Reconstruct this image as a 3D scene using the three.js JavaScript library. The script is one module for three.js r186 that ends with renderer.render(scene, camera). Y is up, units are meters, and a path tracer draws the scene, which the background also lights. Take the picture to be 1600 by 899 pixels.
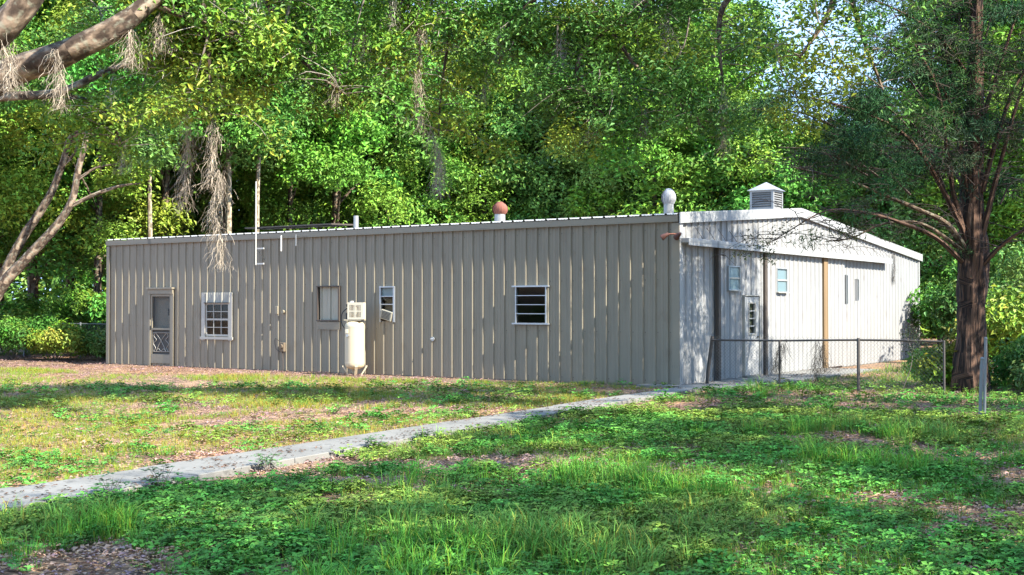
import * as THREE from 'three';
import { mergeGeometries } from 'three/addons/utils/BufferGeometryUtils.js';
import { RoundedBoxGeometry } from 'three/addons/geometries/RoundedBoxGeometry.js';

// ---------------------------------------------------------------- camera, sky, sun, exposure
const scene = new THREE.Scene();
const camera = new THREE.PerspectiveCamera(26.18, 1600 / 899, 0.1, 600);
camera.position.set(11.873, 1.735, 23.925);
{
  const yaw = 0.5943, pitch = 0.0149;
  camera.lookAt(11.873 - Math.sin(yaw) * Math.cos(pitch), 1.735 + Math.sin(pitch), 23.925 - Math.cos(yaw) * Math.cos(pitch));
}
const renderer = new THREE.WebGLRenderer({ antialias: true });
renderer.toneMapping = THREE.LinearToneMapping;
renderer.toneMappingExposure = 2.8;
renderer.shadowMap.enabled = true;
{
  const W = 256, H = 128, d = new Float32Array(W * H * 4);
  for (let r = 0; r < H; r++) {
    const up = Math.sin(((r + 0.5) / H - 0.5) * Math.PI), t = Math.pow(Math.max(0, up), 0.55);
    const c = up < 0 ? [0.3, 0.3, 0.27] : [0.34 + (0.25 - 0.34) * t, 0.52 + (0.40 - 0.52) * t, 0.80 + (0.70 - 0.80) * t];
    for (let i = 0; i < W; i++) d.set([c[0] * 1.15, c[1] * 1.15, c[2] * 1.12, 1], (r * W + i) * 4);
  }
  const sky = new THREE.DataTexture(d, W, H, THREE.RGBAFormat, THREE.FloatType);
  sky.mapping = THREE.EquirectangularReflectionMapping; sky.magFilter = THREE.LinearFilter; sky.needsUpdate = true;
  scene.background = sky; scene.environment = sky;
}
const sun = new THREE.DirectionalLight(new THREE.Color(1.0, 0.95, 0.84), 5.0);
sun.position.set(75, 66, 4.5); sun.target.position.set(0, 0, 0);
sun.castShadow = true; sun.shadow.mapSize.set(4096, 4096);
Object.assign(sun.shadow.camera, { left: -45, right: 45, top: 45, bottom: -45, near: 1, far: 220 });
scene.add(sun, sun.target);

// ---------------------------------------------------------------- helpers
const V = (x, y, z) => new THREE.Vector3(x, y, z);
function RNG(seed) { let s = seed >>> 0; return () => { s = (s + 0x6d2b79f5) | 0; let t = Math.imul(s ^ (s >>> 15), 1 | s); t = (t + Math.imul(t ^ (t >>> 7), 61 | t)) ^ t; return ((t ^ (t >>> 14)) >>> 0) / 4294967296; }; }
const hash = (x, y, s) => { let h = Math.imul(x | 0, 374761393) + Math.imul(y | 0, 668265263) + Math.imul(s | 0, 2147483647 ^ 912931); h = Math.imul(h ^ (h >>> 13), 1274126177); return ((h ^ (h >>> 16)) >>> 0) / 4294967296; };
function noise2(x, y, s = 0, per = 0) {
  const ix = Math.floor(x), iy = Math.floor(y), fx = x - ix, fy = y - iy, u = fx * fx * (3 - 2 * fx), v = fy * fy * (3 - 2 * fy);
  const m = (a) => per ? ((a % per) + per) % per : a;
  const a = hash(m(ix), m(iy), s), b = hash(m(ix + 1), m(iy), s), c = hash(m(ix), m(iy + 1), s), d = hash(m(ix + 1), m(iy + 1), s);
  return a + (b - a) * u + (c - a) * v + (a - b - c + d) * u * v;
}
function fbm(x, y, s = 0, oct = 4, per = 0) { let v = 0, a = 0.5, t = 0; for (let i = 0; i < oct; i++) { v += a * noise2(x, y, s + i, per); t += a; x *= 2; y *= 2; per *= 2; a *= 0.5; } return v / t; }
const clamp = (x, a = 0, b = 1) => Math.min(b, Math.max(a, x));
const sstep = (a, b, x) => { const t = clamp((x - a) / (b - a)); return t * t * (3 - 2 * t); };
const used = {};
const numbered = (n) => { const k = used[n] = (used[n] ?? -1) + 1; return k ? n + '_' + String(k).padStart(3, '0') : n; };
const shade = (o) => { o.castShadow = true; o.receiveShadow = true; return o; };
function thing(name, label, category, pos = [0, 0, 0], turn = 0, group) {
  const o = new THREE.Group(); o.name = numbered(name); o.position.set(...pos); o.rotation.y = turn;
  o.userData = { label, category }; if (group) o.userData.group = group; scene.add(o); return o;
}
function part(name, geo, mat, parent, label) { const m = shade(new THREE.Mesh(geo, mat)); m.name = name; if (label) m.userData.label = label; parent.add(m); return m; }
function single(name, geo, mat, label, category, group) { const m = part(numbered(name), geo, mat, scene); m.userData = { label, category }; if (group) m.userData.group = group; return m; }
function structure(name, geo, mat, parent = scene) { const m = part(name, geo, mat, parent); if (parent === scene) m.userData.kind = 'structure'; return m; }
const box = (w, h, d, x = 0, y = 0, z = 0) => new THREE.BoxGeometry(w, h, d).translate(x, y, z);
const rbox = (w, h, d, r, x = 0, y = 0, z = 0) => new RoundedBoxGeometry(w, h, d, 2, r).translate(x, y, z);
const cyl = (r0, r1, h, x = 0, y = 0, z = 0, n = 16) => new THREE.CylinderGeometry(r1, r0, h, n).translate(x, y, z);
const merge = (list) => mergeGeometries(list.map((g) => { const k = g.index ? g.toNonIndexed() : g; for (const a of Object.keys(k.attributes)) if (!['position', 'normal', 'uv'].includes(a)) k.deleteAttribute(a); return k; }));
// a tube along [x, y, z, radius] points, uv in metres
function tube(pts, sides = 6, per = 3, wob = 0, seed = 1) {
  const c = new THREE.CatmullRomCurve3(pts.map((p) => V(p[0], p[1], p[2]))), n = (pts.length - 1) * per, pos = [], uv = [], idx = [], rnd = RNG(seed);
  let nrm = V(0.31, 0.2, 0.93), len = 0, prev = null;
  for (let i = 0; i <= n; i++) {
    const t = i / n, p = c.getPoint(t), tan = c.getTangent(t), f = t * (pts.length - 1), k = Math.min(pts.length - 2, Math.floor(f)), r = pts[k][3] + (pts[k + 1][3] - pts[k][3]) * (f - k);
    if (prev) len += p.distanceTo(prev); prev = p;
    nrm = nrm.clone().addScaledVector(tan, -nrm.dot(tan)).normalize(); const b = tan.clone().cross(nrm);
    for (let j = 0; j <= sides; j++) {
      const a = (j % sides) / sides * 2 * Math.PI, rr = r * (1 + wob * (noise2(Math.cos(a) * 2 + 7, Math.sin(a) * 2 + len * 2.2, seed) - 0.5) * 2);
      pos.push(p.x + (nrm.x * Math.cos(a) + b.x * Math.sin(a)) * rr, p.y + (nrm.y * Math.cos(a) + b.y * Math.sin(a)) * rr, p.z + (nrm.z * Math.cos(a) + b.z * Math.sin(a)) * rr);
      uv.push(j / sides * Math.max(0.25, Math.round(r * 2 * Math.PI * 2) / 2), len);
    }
  }
  const w = sides + 1;
  for (let i = 0; i < n; i++) for (let j = 0; j < sides; j++) { const a = i * w + j; idx.push(a, a + 1, a + w, a + 1, a + w + 1, a + w); }
  const g = new THREE.BufferGeometry();
  g.setAttribute('position', new THREE.Float32BufferAttribute(pos, 3)); g.setAttribute('uv', new THREE.Float32BufferAttribute(uv, 2)); g.setIndex(idx); g.computeVertexNormals();
  return g;
}
function tex(n, fn, srgb = true, rep = 1) {
  const d = new Uint8Array(n * n * 4);
  for (let y = 0; y < n; y++) for (let x = 0; x < n; x++) { const c = fn(x / n, y / n, x, y); d.set([clamp(c[0]) * 255, clamp(c[1]) * 255, clamp(c[2]) * 255, 255], (y * n + x) * 4); }
  const t = new THREE.DataTexture(d, n, n); t.wrapS = t.wrapT = THREE.RepeatWrapping; t.magFilter = THREE.LinearFilter; t.minFilter = THREE.LinearMipmapLinearFilter; t.generateMipmaps = true;
  if (srgb) t.colorSpace = THREE.SRGBColorSpace; t.repeat.set(rep, rep); t.needsUpdate = true; return t;
}
const grey = (n, fn, rep) => tex(n, (u, v, x, y) => { const k = fn(u, v, x, y); return [k, k, k]; }, false, rep);
const std = (o) => new THREE.MeshStandardMaterial(o);
const lin = (r, g, b) => new THREE.Color().setRGB(r, g, b);

// ---------------------------------------------------------------- materials
// painted sheet metal: faint blotches, runs of dirt and rusty screw marks, uv in metres (tile of 3.66 m)
const metalMap = tex(1024, (u, v, x, y) => {
  let k = 0.90 + 0.10 * fbm(u * 6, v * 6, 3, 4, 6) - 0.05 * sstep(0.55, 0.8, fbm(u * 48, v * 2, 9, 3, 48)) + 0.03 * (hash(x, y, 4) - 0.5);
  const c = [k, k, k * 0.985];
  const st = sstep(0.66, 0.8, fbm(u * 14, v * 10, 21, 4, 14)) * 0.05; c[0] -= st * 0.7; c[1] -= st; c[2] -= st * 1.2;
  const m = u * 3.66, n = v * 3.66, du = ((m + 0.03) % 0.305) - 0.15;
  for (const row of [0.12, 1.16, 2.30, 3.38]) { const dv = n - row, d = Math.hypot(du, dv); if (d < 0.011) { c[0] -= 0.35; c[1] -= 0.38; c[2] -= 0.38; } else if (Math.abs(du) < 0.006 && dv < 0 && dv > -0.05 - 0.14 * hash(Math.floor(m / 0.305), row * 10, 6)) { c[0] -= 0.05; c[1] -= 0.08; c[2] -= 0.10; } }
  const lap = (m - 0.098) % 0.915; if (lap > 0 && lap < 0.006) for (let i = 0; i < 3; i++) c[i] -= 0.22;
  return c;
});
metalMap.repeat.set(1 / 3.66, 1 / 3.66);
const M = {
  tan: std({ color: lin(0.272, 0.230, 0.166), roughness: 0.5, map: metalMap }),
  tanTrim: std({ color: lin(0.285, 0.245, 0.18), roughness: 0.5, map: metalMap }),
  white: std({ color: lin(0.36, 0.357, 0.36), roughness: 0.45, map: metalMap }),
  whiteTrim: std({ color: lin(0.40, 0.40, 0.405), roughness: 0.45, map: metalMap }),
  galv: std({ color: lin(0.37, 0.37, 0.375), roughness: 0.42, metalness: 0.25, map: metalMap }),
  darkPost: std({ color: lin(0.075, 0.058, 0.045), roughness: 0.7 }),
  dark: std({ color: lin(0.03, 0.03, 0.03), roughness: 0.6 }),
  frame: std({ color: lin(0.40, 0.375, 0.32), roughness: 0.4 }),
  alu: std({ color: lin(0.45, 0.46, 0.46), roughness: 0.35, metalness: 0.6 }),
  cream: std({ color: lin(0.56, 0.48, 0.33), roughness: 0.38 }),
  creamGuard: std({ color: lin(0.54, 0.49, 0.38), roughness: 0.45 }),
  rust: std({ color: lin(0.22, 0.08, 0.05), roughness: 0.85 }),
  glass: new THREE.MeshPhysicalMaterial({ color: lin(0.7, 0.73, 0.72), roughness: 0.06, transmission: 1, thickness: 0, ior: 1.5, specularIntensity: 0.6 }),
  hazy: new THREE.MeshPhysicalMaterial({ color: lin(0.30, 0.42, 0.45), roughness: 0.22, transmission: 0.45, thickness: 0 }),
  board: std({ color: lin(0.42, 0.385, 0.30), roughness: 0.6, map: metalMap }),
  pipe: std({ color: lin(0.55, 0.53, 0.48), roughness: 0.5 }),
  fence: std({ color: lin(0.085, 0.075, 0.068), roughness: 0.6, metalness: 0.3 }),
  wire: std({ color: lin(0.20, 0.20, 0.195), roughness: 0.55, metalness: 0.4 }),
  post: std({ color: lin(0.20, 0.21, 0.215), roughness: 0.45, metalness: 0.5 }),
  lampHead: std({ color: lin(0.10, 0.04, 0.03), roughness: 0.7 }),
  vine: std({ color: lin(0.09, 0.065, 0.045), roughness: 0.95 }),
};
const woodMap = tex(256, (u, v) => { const g = fbm(u * 24, v * 2, 5, 4, 24), k = 0.62 + 0.38 * g; return [k, k * 0.96, k * 0.9]; });
M.tanWood = std({ color: lin(0.34, 0.245, 0.145), roughness: 0.8, map: woodMap });
const barkFn = (light, dark, sx, sy, seed) => tex(256, (u, v) => {
  const g = fbm(u * sx, v * sy, seed, 4, sx), k = sstep(0.3, 0.72, g), p = sstep(0.5, 0.75, fbm(u * 16, v * 16, seed + 8, 4, 16)) * 0.4;
  return [0, 1, 2].map((i) => (dark[i] + (light[i] - dark[i]) * k) * (1 - p) + p * [0.62, 0.66, 0.58][i]);
});
const barkBump = (sx, sy, seed) => grey(256, (u, v) => fbm(u * sx, v * sy, seed, 4, sx));
M.oakBark = std({ map: barkFn([0.58, 0.50, 0.42], [0.24, 0.19, 0.15], 10, 6, 31), bumpMap: barkBump(10, 6, 31), bumpScale: 0.03, roughness: 0.95 });
M.woodBark = std({ map: barkFn([0.50, 0.42, 0.34], [0.22, 0.17, 0.13], 12, 5, 41), bumpMap: barkBump(12, 5, 41), bumpScale: 0.02, roughness: 0.95 });
M.paleBark = std({ map: barkFn([0.72, 0.66, 0.56], [0.40, 0.34, 0.27], 8, 6, 44), roughness: 0.95 });
M.cedarBark = std({
  map: tex(512, (u, v) => { const g = fbm(u * 26, v * 2.5 + fbm(u * 4, v * 4, 3, 2, 4), 51, 4, 26), k = sstep(0.28, 0.7, g); return [0.16 + 0.36 * k, 0.11 + 0.29 * k, 0.09 + 0.235 * k]; }),
  bumpMap: grey(512, (u, v) => fbm(u * 26, v * 2.5 + fbm(u * 4, v * 4, 3, 2, 4), 51, 4, 26)), bumpScale: 0.05, roughness: 0.95,
});
M.cedarBark.color = lin(0.52, 0.50, 0.48);
M.cedarTwig = std({ color: lin(0.075, 0.055, 0.045), roughness: 0.95 });
M.twig = std({ color: lin(0.19, 0.155, 0.125), roughness: 0.95 });
M.deadTwig = std({ color: lin(0.42, 0.37, 0.31), roughness: 0.95 });
const leafMat = (r, f = 0.5) => new THREE.MeshPhysicalMaterial({ color: 0xffffff, vertexColors: true, roughness: r, specularIntensity: f, side: THREE.DoubleSide });
M.leaf = leafMat(0.55);
M.needle = leafMat(0.8);
M.grass = leafMat(0.8, 0.3);
M.litter = std({ color: 0xffffff, vertexColors: true, roughness: 0.95, side: THREE.DoubleSide });
M.moss = std({ color: 0xffffff, vertexColors: true, roughness: 1, side: THREE.DoubleSide });
const concreteMap = tex(1024, (u, v, x, y) => { let k = 0.80 + 0.16 * (fbm(u * 6, v * 6, 61, 5, 6) - 0.5) + 0.10 * (hash(x, y, 2) - 0.5) - 0.13 * sstep(0.6, 0.75, fbm(u * 30, v * 30, 66, 3, 30)); return [k, k * 0.985, k * 0.95]; });
concreteMap.repeat.set(0.4, 0.4);
M.concrete = std({ color: lin(0.33, 0.325, 0.315), roughness: 0.9, map: concreteMap, bumpMap: grey(512, (u, v, x, y) => 0.5 * hash(x, y, 8) + 0.5 * fbm(u * 40, v * 40, 9, 2, 40), 0.5), bumpScale: 0.0015 });

// ---------------------------------------------------------------- ground
const walkL = (z) => 0.36 + 0.078 * z, walkR = (z) => 0.83 + 0.105 * z;
function groundY(x, z) {
  const nearHouse = x > -21 && x < 2.5 && z > -20 && z < 2.2 ? 0 : 1;
  const w = Math.max(0, Math.abs(x - (walkL(z) + walkR(z)) / 2) - 0.75), k = z > -1 && z < 26 ? clamp(w / 1.5) : 1;
  const h = sstep(0, 2, Math.max(Math.abs(x + 9) - 9.4, Math.abs(z + 9) - 9.4));
  return (nearHouse || h) ? ((fbm(x * 0.35, z * 0.35, 71, 3) - 0.5) * 0.16) * k * h : 0;
}
// how much grows at a place: 0 bare litter, 1 dense
function cover(x, z) {
  let c = fbm(x * 0.42 + 40, z * 0.42 + 40, 81, 4) * 1.0 + 0.42 * (fbm(x * 1.9, z * 1.9, 85, 3) - 0.5);
  c = sstep(x > walkR(z) ? 0.24 : 0.29, x > walkR(z) ? 0.43 : 0.47, c);
  if (x < -4.5 && x > -26) { const e = clamp(1.7 + (-8 - x) * 0.22, 0.8, 3.5); c *= sstep(e - 0.25, e + 0.55, z + 0.8 * (fbm(x * 0.7, z * 0.7, 2, 3) - 0.5)); }      // dirt strip along the wall
  c *= 1 - 0.75 * sstep(5.5, 2.5, Math.hypot((x - 6) * 0.75, (z - 0.6) * 1.0));                            // litter under the cedar
  c *= 1 - 0.55 * sstep(0.75, 0.3, Math.abs(x - (walkL(z) + walkR(z)) / 2) - 0.15);
  return c;
}
{
  const soil = tex(2048, (u, v, x, y) => {
    const a = fbm(u * 32, v * 32, 91, 5, 32), b = noise2(u * 520, v * 520, 95, 520), c = noise2(u * 900 + 40 * a, v * 900, 97, 900), d = fbm(u * 8, v * 8, 99, 3, 8);
    let k = 0.78 + 0.5 * (a - 0.5) + 0.55 * (b - 0.5) + 0.35 * (c - 0.5);
    const r = sstep(0.35, 0.65, d), p = sstep(0.72, 0.85, b) * 0.25;
    return [k * (0.60 + 0.06 * r) + p * 0.4, k * (0.48 + 0.02 * r) + p * 0.3, k * (0.37 - 0.01 * r) + p * 0.22];
  });
  const half = 260, n = 170, g = new THREE.PlaneGeometry(2, 2, n, n), p = g.attributes.position, uv = g.attributes.uv;
  const warp = (t) => (Math.abs(t) < 0.75 ? t * 40 : Math.sign(t) * (30 + (Math.abs(t) - 0.75) * 4 * (half - 30)));
  for (let i = 0; i < p.count; i++) { const x = warp(p.getX(i)) - 2, z = warp(-p.getY(i)) + 4; p.setXYZ(i, x, groundY(x, z) - 0.004, z); uv.setXY(i, x / 16, z / 16); }
  g.computeVertexNormals();
  structure('ground', g, std({ map: soil, roughness: 1, bumpMap: grey(1024, (u, v) => fbm(u * 200, v * 200, 101, 3, 200), 1), bumpScale: 0.02 }));
}
// sidewalk slabs and the concrete apron in front of the gable
{
  const walk = new THREE.Group(); walk.name = 'sidewalk'; walk.userData.kind = 'structure'; scene.add(walk);
  const zs = [0.34]; while (zs[zs.length - 1] < 24) zs.push(zs[zs.length - 1] + 1.52);
  const rnd = RNG(12);
  for (let i = 0; i < zs.length - 1; i++) {
    const a = zs[i] + 0.014, b = zs[i + 1] - 0.014, s = new THREE.Shape();
    s.moveTo(walkL(a), -a).lineTo(walkR(a), -a).lineTo(walkR(b), -b).lineTo(walkL(b), -b).closePath();
    const g = new THREE.ExtrudeGeometry(s, { depth: 0.14, bevelEnabled: true, bevelSize: 0.008, bevelThickness: 0.008, bevelSegments: 1 });
    g.rotateX(-Math.PI / 2).translate(0, -0.078 + (rnd() - 0.5) * 0.012, 0);
    part('slab', g, M.concrete, walk);
  }
  const ap = new THREE.Group(); ap.name = 'apron'; ap.userData.kind = 'structure'; scene.add(ap);
  for (const [x0, x1, z0, z1] of [[0.03, 1.25, -1.35, 0.3], [0.03, 1.5, -4.55, -1.37], [0.03, 1.5, -8.9, -4.57], [-0.75, 0.01, 0.05, 0.5]]) part('slab', rbox(x1 - x0, 0.14, z1 - z0, 0.01, (x0 + x1) / 2, -0.018, (z0 + z1) / 2), M.concrete, ap);
}

// ---------------------------------------------------------------- the metal building
const RIB = 0.305, PROFILE = [[0, 0], [0.02, 0], [0.042, 0.032], [0.072, 0.032], [0.094, 0], [0.148, 0], [0.155, 0.005], [0.172, 0.005], [0.179, 0], [0.228, 0], [0.235, 0.005], [0.252, 0.005], [0.259, 0], [0.305, 0]];
function ribbed(u0, u1, y0, topFn, holes = []) {
  const cuts = new Set([u0, u1]), pos = [], uv = [];
  const depth = (u) => { const m = ((u % RIB) + RIB) % RIB; for (let i = 1; i < PROFILE.length; i++) if (m <= PROFILE[i][0]) { const [a, da] = PROFILE[i - 1], [b, db] = PROFILE[i]; return da + (db - da) * (m - a) / (b - a); } return 0; };
  for (let k = Math.floor(u0 / RIB) - 1; k <= u1 / RIB + 1; k++) for (const [p] of PROFILE) { const u = k * RIB + p; if (u > u0 + 1e-4 && u < u1 - 1e-4) cuts.add(+u.toFixed(5)); }
  for (const h of holes) for (const u of [h[0], h[1]]) if (u > u0 && u < u1) cuts.add(u);
  const c = [...cuts].sort((a, b) => a - b).filter((u, i, l) => !i || u - l[i - 1] > 1e-4);
  for (let i = 0; i < c.length - 1; i++) {
    const a = c[i], b = c[i + 1], m = (a + b) / 2, hs = holes.filter((h) => m > h[0] && m < h[1]).sort((p, q) => p[2] - q[2]);
    let y = y0; const spans = [];
    for (const h of hs) { spans.push([y, h[2], 0]); y = h[3]; }
    spans.push([y, 0, 1]);
    const da = depth(a), db = depth(b);
    for (const [s, e, top] of spans) {
      const ea = top ? topFn(a) : e, eb = top ? topFn(b) : e;
      for (const [u, v, d] of [[a, s, da], [b, s, db], [b, eb, db], [a, s, da], [b, eb, db], [a, ea, da]]) { pos.push(u, v, d); uv.push(u, v); }
    }
  }
  const g = new THREE.BufferGeometry();
  g.setAttribute('position', new THREE.Float32BufferAttribute(pos, 3)); g.setAttribute('uv', new THREE.Float32BufferAttribute(uv, 2)); g.computeVertexNormals();
  return g;
}
const PANEL = 0.915, LEN = 18.9, WID = 17.85, EAVE = 3.70, RIDGE = 4.225, RIDGE_AT = 7.0, EAVE_FAR = 3.42, SLOPE = 0.0745;
const gableTop = (u) => (u < RIDGE_AT ? EAVE + u * 0.075 : RIDGE - (u - RIDGE_AT) * 0.0742) - 0.05;
const shed = thing('metal_building', 'long low tan and white ribbed metal shed with gabled end', 'building');
{
  const sideHoles = [[-16.93, -16.05, 0.08, 2.07], [-14.62, -13.72, 0.90, 1.82], [-10.38, -9.66, 1.38, 2.22], [-8.25, -7.84, 1.36, 2.20], [-4.17, -3.32, 1.34, 2.18]];
  for (let k = 0; k * PANEL < LEN; k++) { const u1 = -k * PANEL, u0 = Math.max(-LEN, u1 - PANEL); if (u1 - u0 > 0.05) part('wall_panel', ribbed(u0, u1, 0.02, () => EAVE - 0.06, sideHoles), M.tan, shed); }
  const gableHoles = [];
  const turnG = (g) => g.rotateY(Math.PI / 2);
  const gateHoles = [[2.35, 3.0, 2.10, 2.66], [5.25, 5.92, 2.08, 2.68], [3.17, 4.04, 0.03, 1.97], [10.41, 10.51, 1.78, 2.62], [11.36, 11.46, 1.88, 2.52]];
  for (let k = 0; k * PANEL < WID; k++) { const u0 = k * PANEL, u1 = Math.min(WID, u0 + PANEL); if (u1 - u0 > 0.05) part('wall_panel', turnG(ribbed(u0, u1, 0.02, gableTop, gateHoles)), M.white, shed); }
  // plain far walls and floor close the inside
  part('back_wall', box(LEN, EAVE_FAR - 0.05, 0.04, -LEN / 2, (EAVE_FAR - 0.05) / 2, -WID - 0.02), M.tan, shed);
  { const s = new THREE.Shape(); s.moveTo(0, 0.02).lineTo(WID, 0.02).lineTo(WID, gableTop(WID)).lineTo(RIDGE_AT, gableTop(RIDGE_AT)).lineTo(0, gableTop(0)).closePath(); part('end_wall', turnG(new THREE.ExtrudeGeometry(s, { depth: 0.03, bevelEnabled: false })).translate(-LEN - 0.03, 0, 0), M.tan, shed); }
  part('floor_slab', box(LEN - 0.02, 0.1, WID - 0.02, -LEN / 2, -0.03, -WID / 2), M.concrete, shed);
  // roof sheets
  const roofM = M.galv, th = Math.atan(0.075);
  for (let k = 0; k * PANEL < LEN + 0.14; k++) {
    const u1 = 0.06 - k * PANEL, u0 = Math.max(-LEN - 0.08, u1 - PANEL); if (u1 - u0 < 0.05) continue;
    const l1 = Math.hypot(RIDGE_AT + 0.09, (RIDGE_AT + 0.09) * 0.075), l2 = Math.hypot(WID - RIDGE_AT + 0.12, (WID - RIDGE_AT + 0.12) * 0.0742);
    const a = ribbed(u0, u1, 0, () => l1).rotateX(-(Math.PI / 2 - th)).translate(0, EAVE - 0.09 * 0.075, 0.09); part('roof_panel', a, roofM, shed);
    const b = ribbed(-u1, -u0, 0, () => l2).rotateX(-(Math.PI / 2 - Math.atan(0.0742))).rotateY(Math.PI).translate(0, EAVE_FAR - 0.01, -WID - 0.12); part('roof_panel', b, roofM, shed);
  }
  { const s = new THREE.Shape(); s.moveTo(-0.28, -0.022).lineTo(0, 0.0).lineTo(0.28, -0.022).lineTo(0.28, -0.032).lineTo(0, -0.01).lineTo(-0.28, -0.032).closePath(); part('ridge_cap', turnG(new THREE.ExtrudeGeometry(s, { depth: LEN + 0.13, bevelEnabled: false })).translate(-LEN - 0.07, RIDGE + 0.062, -RIDGE_AT), M.galv, shed); }
  // trims
  part('eave_trim', merge([box(LEN + 0.06, 0.13, 0.035, -LEN / 2, EAVE - 0.085, 0.058), box(LEN + 0.06, 0.025, 0.06, -LEN / 2, EAVE - 0.15, 0.045)]), M.tanTrim, shed);
  const rake = (uA, yA, uB, yB) => { const s = new THREE.Shape(); s.moveTo(uA, yA).lineTo(uB, yB).lineTo(uB, yB - 0.225).lineTo(uA, yA - 0.225).closePath(); return turnG(new THREE.ExtrudeGeometry(s, { depth: 0.03, bevelEnabled: true, bevelSize: 0.006, bevelThickness: 0.006, bevelSegments: 1 })).translate(0.07, 0, 0); };
  part('rake_trim', rake(-0.08, EAVE + 0.03, RIDGE_AT - 0.02, RIDGE + 0.055), M.whiteTrim, shed);
  part('rake_trim', rake(RIDGE_AT + 0.02, RIDGE + 0.055, WID + 0.18, EAVE_FAR + 0.03), M.whiteTrim, shed);
  part('corner_trim', merge([box(0.17, EAVE - 0.2, 0.012, -0.045, EAVE / 2 - 0.09, 0.045), box(0.012, EAVE - 0.2, 0.012, 0.045, EAVE / 2 - 0.09, 0.044)]), M.tanTrim, shed);
  part('corner_trim', box(0.012, EAVE - 0.2, 0.15, 0.052, EAVE / 2 - 0.09, -0.035), M.whiteTrim, shed);
  part('corner_trim', box(0.13, EAVE - 0.2, 0.012, -LEN + 0.04, EAVE / 2 - 0.09, 0.045), M.tanTrim, shed);
  part('corner_trim', box(0.012, EAVE_FAR - 0.1, 0.13, 0.045, EAVE_FAR / 2 - 0.05, -WID + 0.04), M.whiteTrim, shed);
  // sliding door track along the gable with its braces
  const track = part('door_track', merge([rbox(0.20, 0.10, 14.25, 0.01, 0.145, 3.14, -7.15), box(0.012, 0.07, 14.25, 0.239, 3.07, -7.15)]), M.whiteTrim, shed);
  for (let z = -0.75; z > -14; z -= 0.61) { const g = tube([[0.03, 3.47, z, 0.006], [0.13, 3.34, z, 0.006], [0.225, 3.2, z, 0.006]], 5, 1); part('brace', g, M.darkPost, track); }
  // sliding doors hang below the track: leaves of ribbed sheet, between them dark steel posts and one tan timber post
  for (const [z, w, m, x] of [[-1.83, 0.13, M.darkPost, 0.09], [-4.54, 0.15, M.darkPost, 0.09], [-8.72, 0.31, M.tanWood, 0.085]]) part('door_post', rbox(0.09, 3.02, w, 0.008, x, 1.55, z), m, shed, m === M.tanWood ? 'tan timber post on the gable' : undefined);
  for (const [u0, u1] of [[1.91, 4.45], [4.63, 8.55], [8.89, 10.36]]) part('sliding_door', turnG(ribbed(u0, u1, 0.06, () => 3.05, gateHoles)).translate(0.075, 0, 0), M.white, shed);
  const jamb = (u0, u1, y0, y1) => { const t = 0.02, w = u1 - u0, h = y1 - y0; return turnG(merge([box(w, t, 0.10, (u0 + u1) / 2, y0 + t / 2, 0.05), box(w, t, 0.10, (u0 + u1) / 2, y1 - t / 2, 0.05), box(t, h - 2 * t, 0.10, u0 + t / 2, (y0 + y1) / 2, 0.05), box(t, h - 2 * t, 0.10, u1 - t / 2, (y0 + y1) / 2, 0.05)])).translate(0.025, 0, 0); };
  // gable windows: two hazy lights each
  for (const [u0, u1, y0, y1] of [[2.35, 3.0, 2.10, 2.66], [5.25, 5.92, 2.08, 2.68]]) {
    const w = part('window', jamb(u0, u1, y0, y1), M.alu, shed), ym = (y0 + y1) / 2;
    part('rail', turnG(box(u1 - u0 - 0.04, 0.035, 0.03, (u0 + u1) / 2, ym, 0.10)), M.frame, w);
    for (const [a, b] of [[y0 + 0.02, ym - 0.0175], [ym + 0.0175, y1 - 0.02]]) part('pane', turnG(box(u1 - u0 - 0.04, b - a, 0.006, (u0 + u1) / 2, (a + b) / 2, 0.085)), M.hazy, w);
    part('sill', turnG(box(u1 - u0 + 0.06, 0.02, 0.06, (u0 + u1) / 2, y0 - 0.012, 0.14)), M.frame, w);
  }
  for (const [u, y0, y1] of [[10.46, 1.78, 2.62], [11.41, 1.88, 2.52]]) { const w = part('slit_window', jamb(u - 0.055, u + 0.055, y0, y1), M.alu, shed); part('pane', turnG(box(0.07, y1 - y0 - 0.04, 0.006, u, (y0 + y1) / 2, 0.05)), M.hazy, w); }
  // white walk door with a column of four lights
  {
    const d = part('walk_door', (() => {
      const s = new THREE.Shape(); s.moveTo(3.19, 0.09).lineTo(4.02, 0.09).lineTo(4.02, 1.95).lineTo(3.19, 1.95).closePath();
      for (let i = 0; i < 4; i++) { const a = 1.09 + i * 0.18, h = new THREE.Path(); h.moveTo(3.44, a).lineTo(3.44, a + 0.155).lineTo(3.78, a + 0.155).lineTo(3.78, a).closePath(); s.holes.push(h); }
      return turnG(new THREE.ExtrudeGeometry(s, { depth: 0.045, bevelEnabled: false })).translate(0.10, 0, 0);
    })(), M.whiteTrim, shed);
    for (let i = 0; i < 4; i++) part('pane', turnG(box(0.34, 0.155, 0.006, 3.61, 1.1675 + i * 0.18, 0.115)), M.glass, d);
    part('curtain', turnG(box(0.36, 0.75, 0.01, 3.61, 1.44, 0.06)), std({ color: lin(0.42, 0.36, 0.28), roughness: 0.9 }), d);
    part('door_frame', jamb(3.15, 4.06, 0.05, 1.99).translate(0.04, 0, 0), M.frame, d);
    part('light_frame', turnG(merge([box(0.42, 0.03, 0.02, 3.61, 1.06, 0.152), box(0.42, 0.03, 0.02, 3.61, 1.81, 0.152), box(0.03, 0.72, 0.02, 3.415, 1.435, 0.152), box(0.03, 0.72, 0.02, 3.805, 1.435, 0.152)])), M.frame, d);
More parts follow.
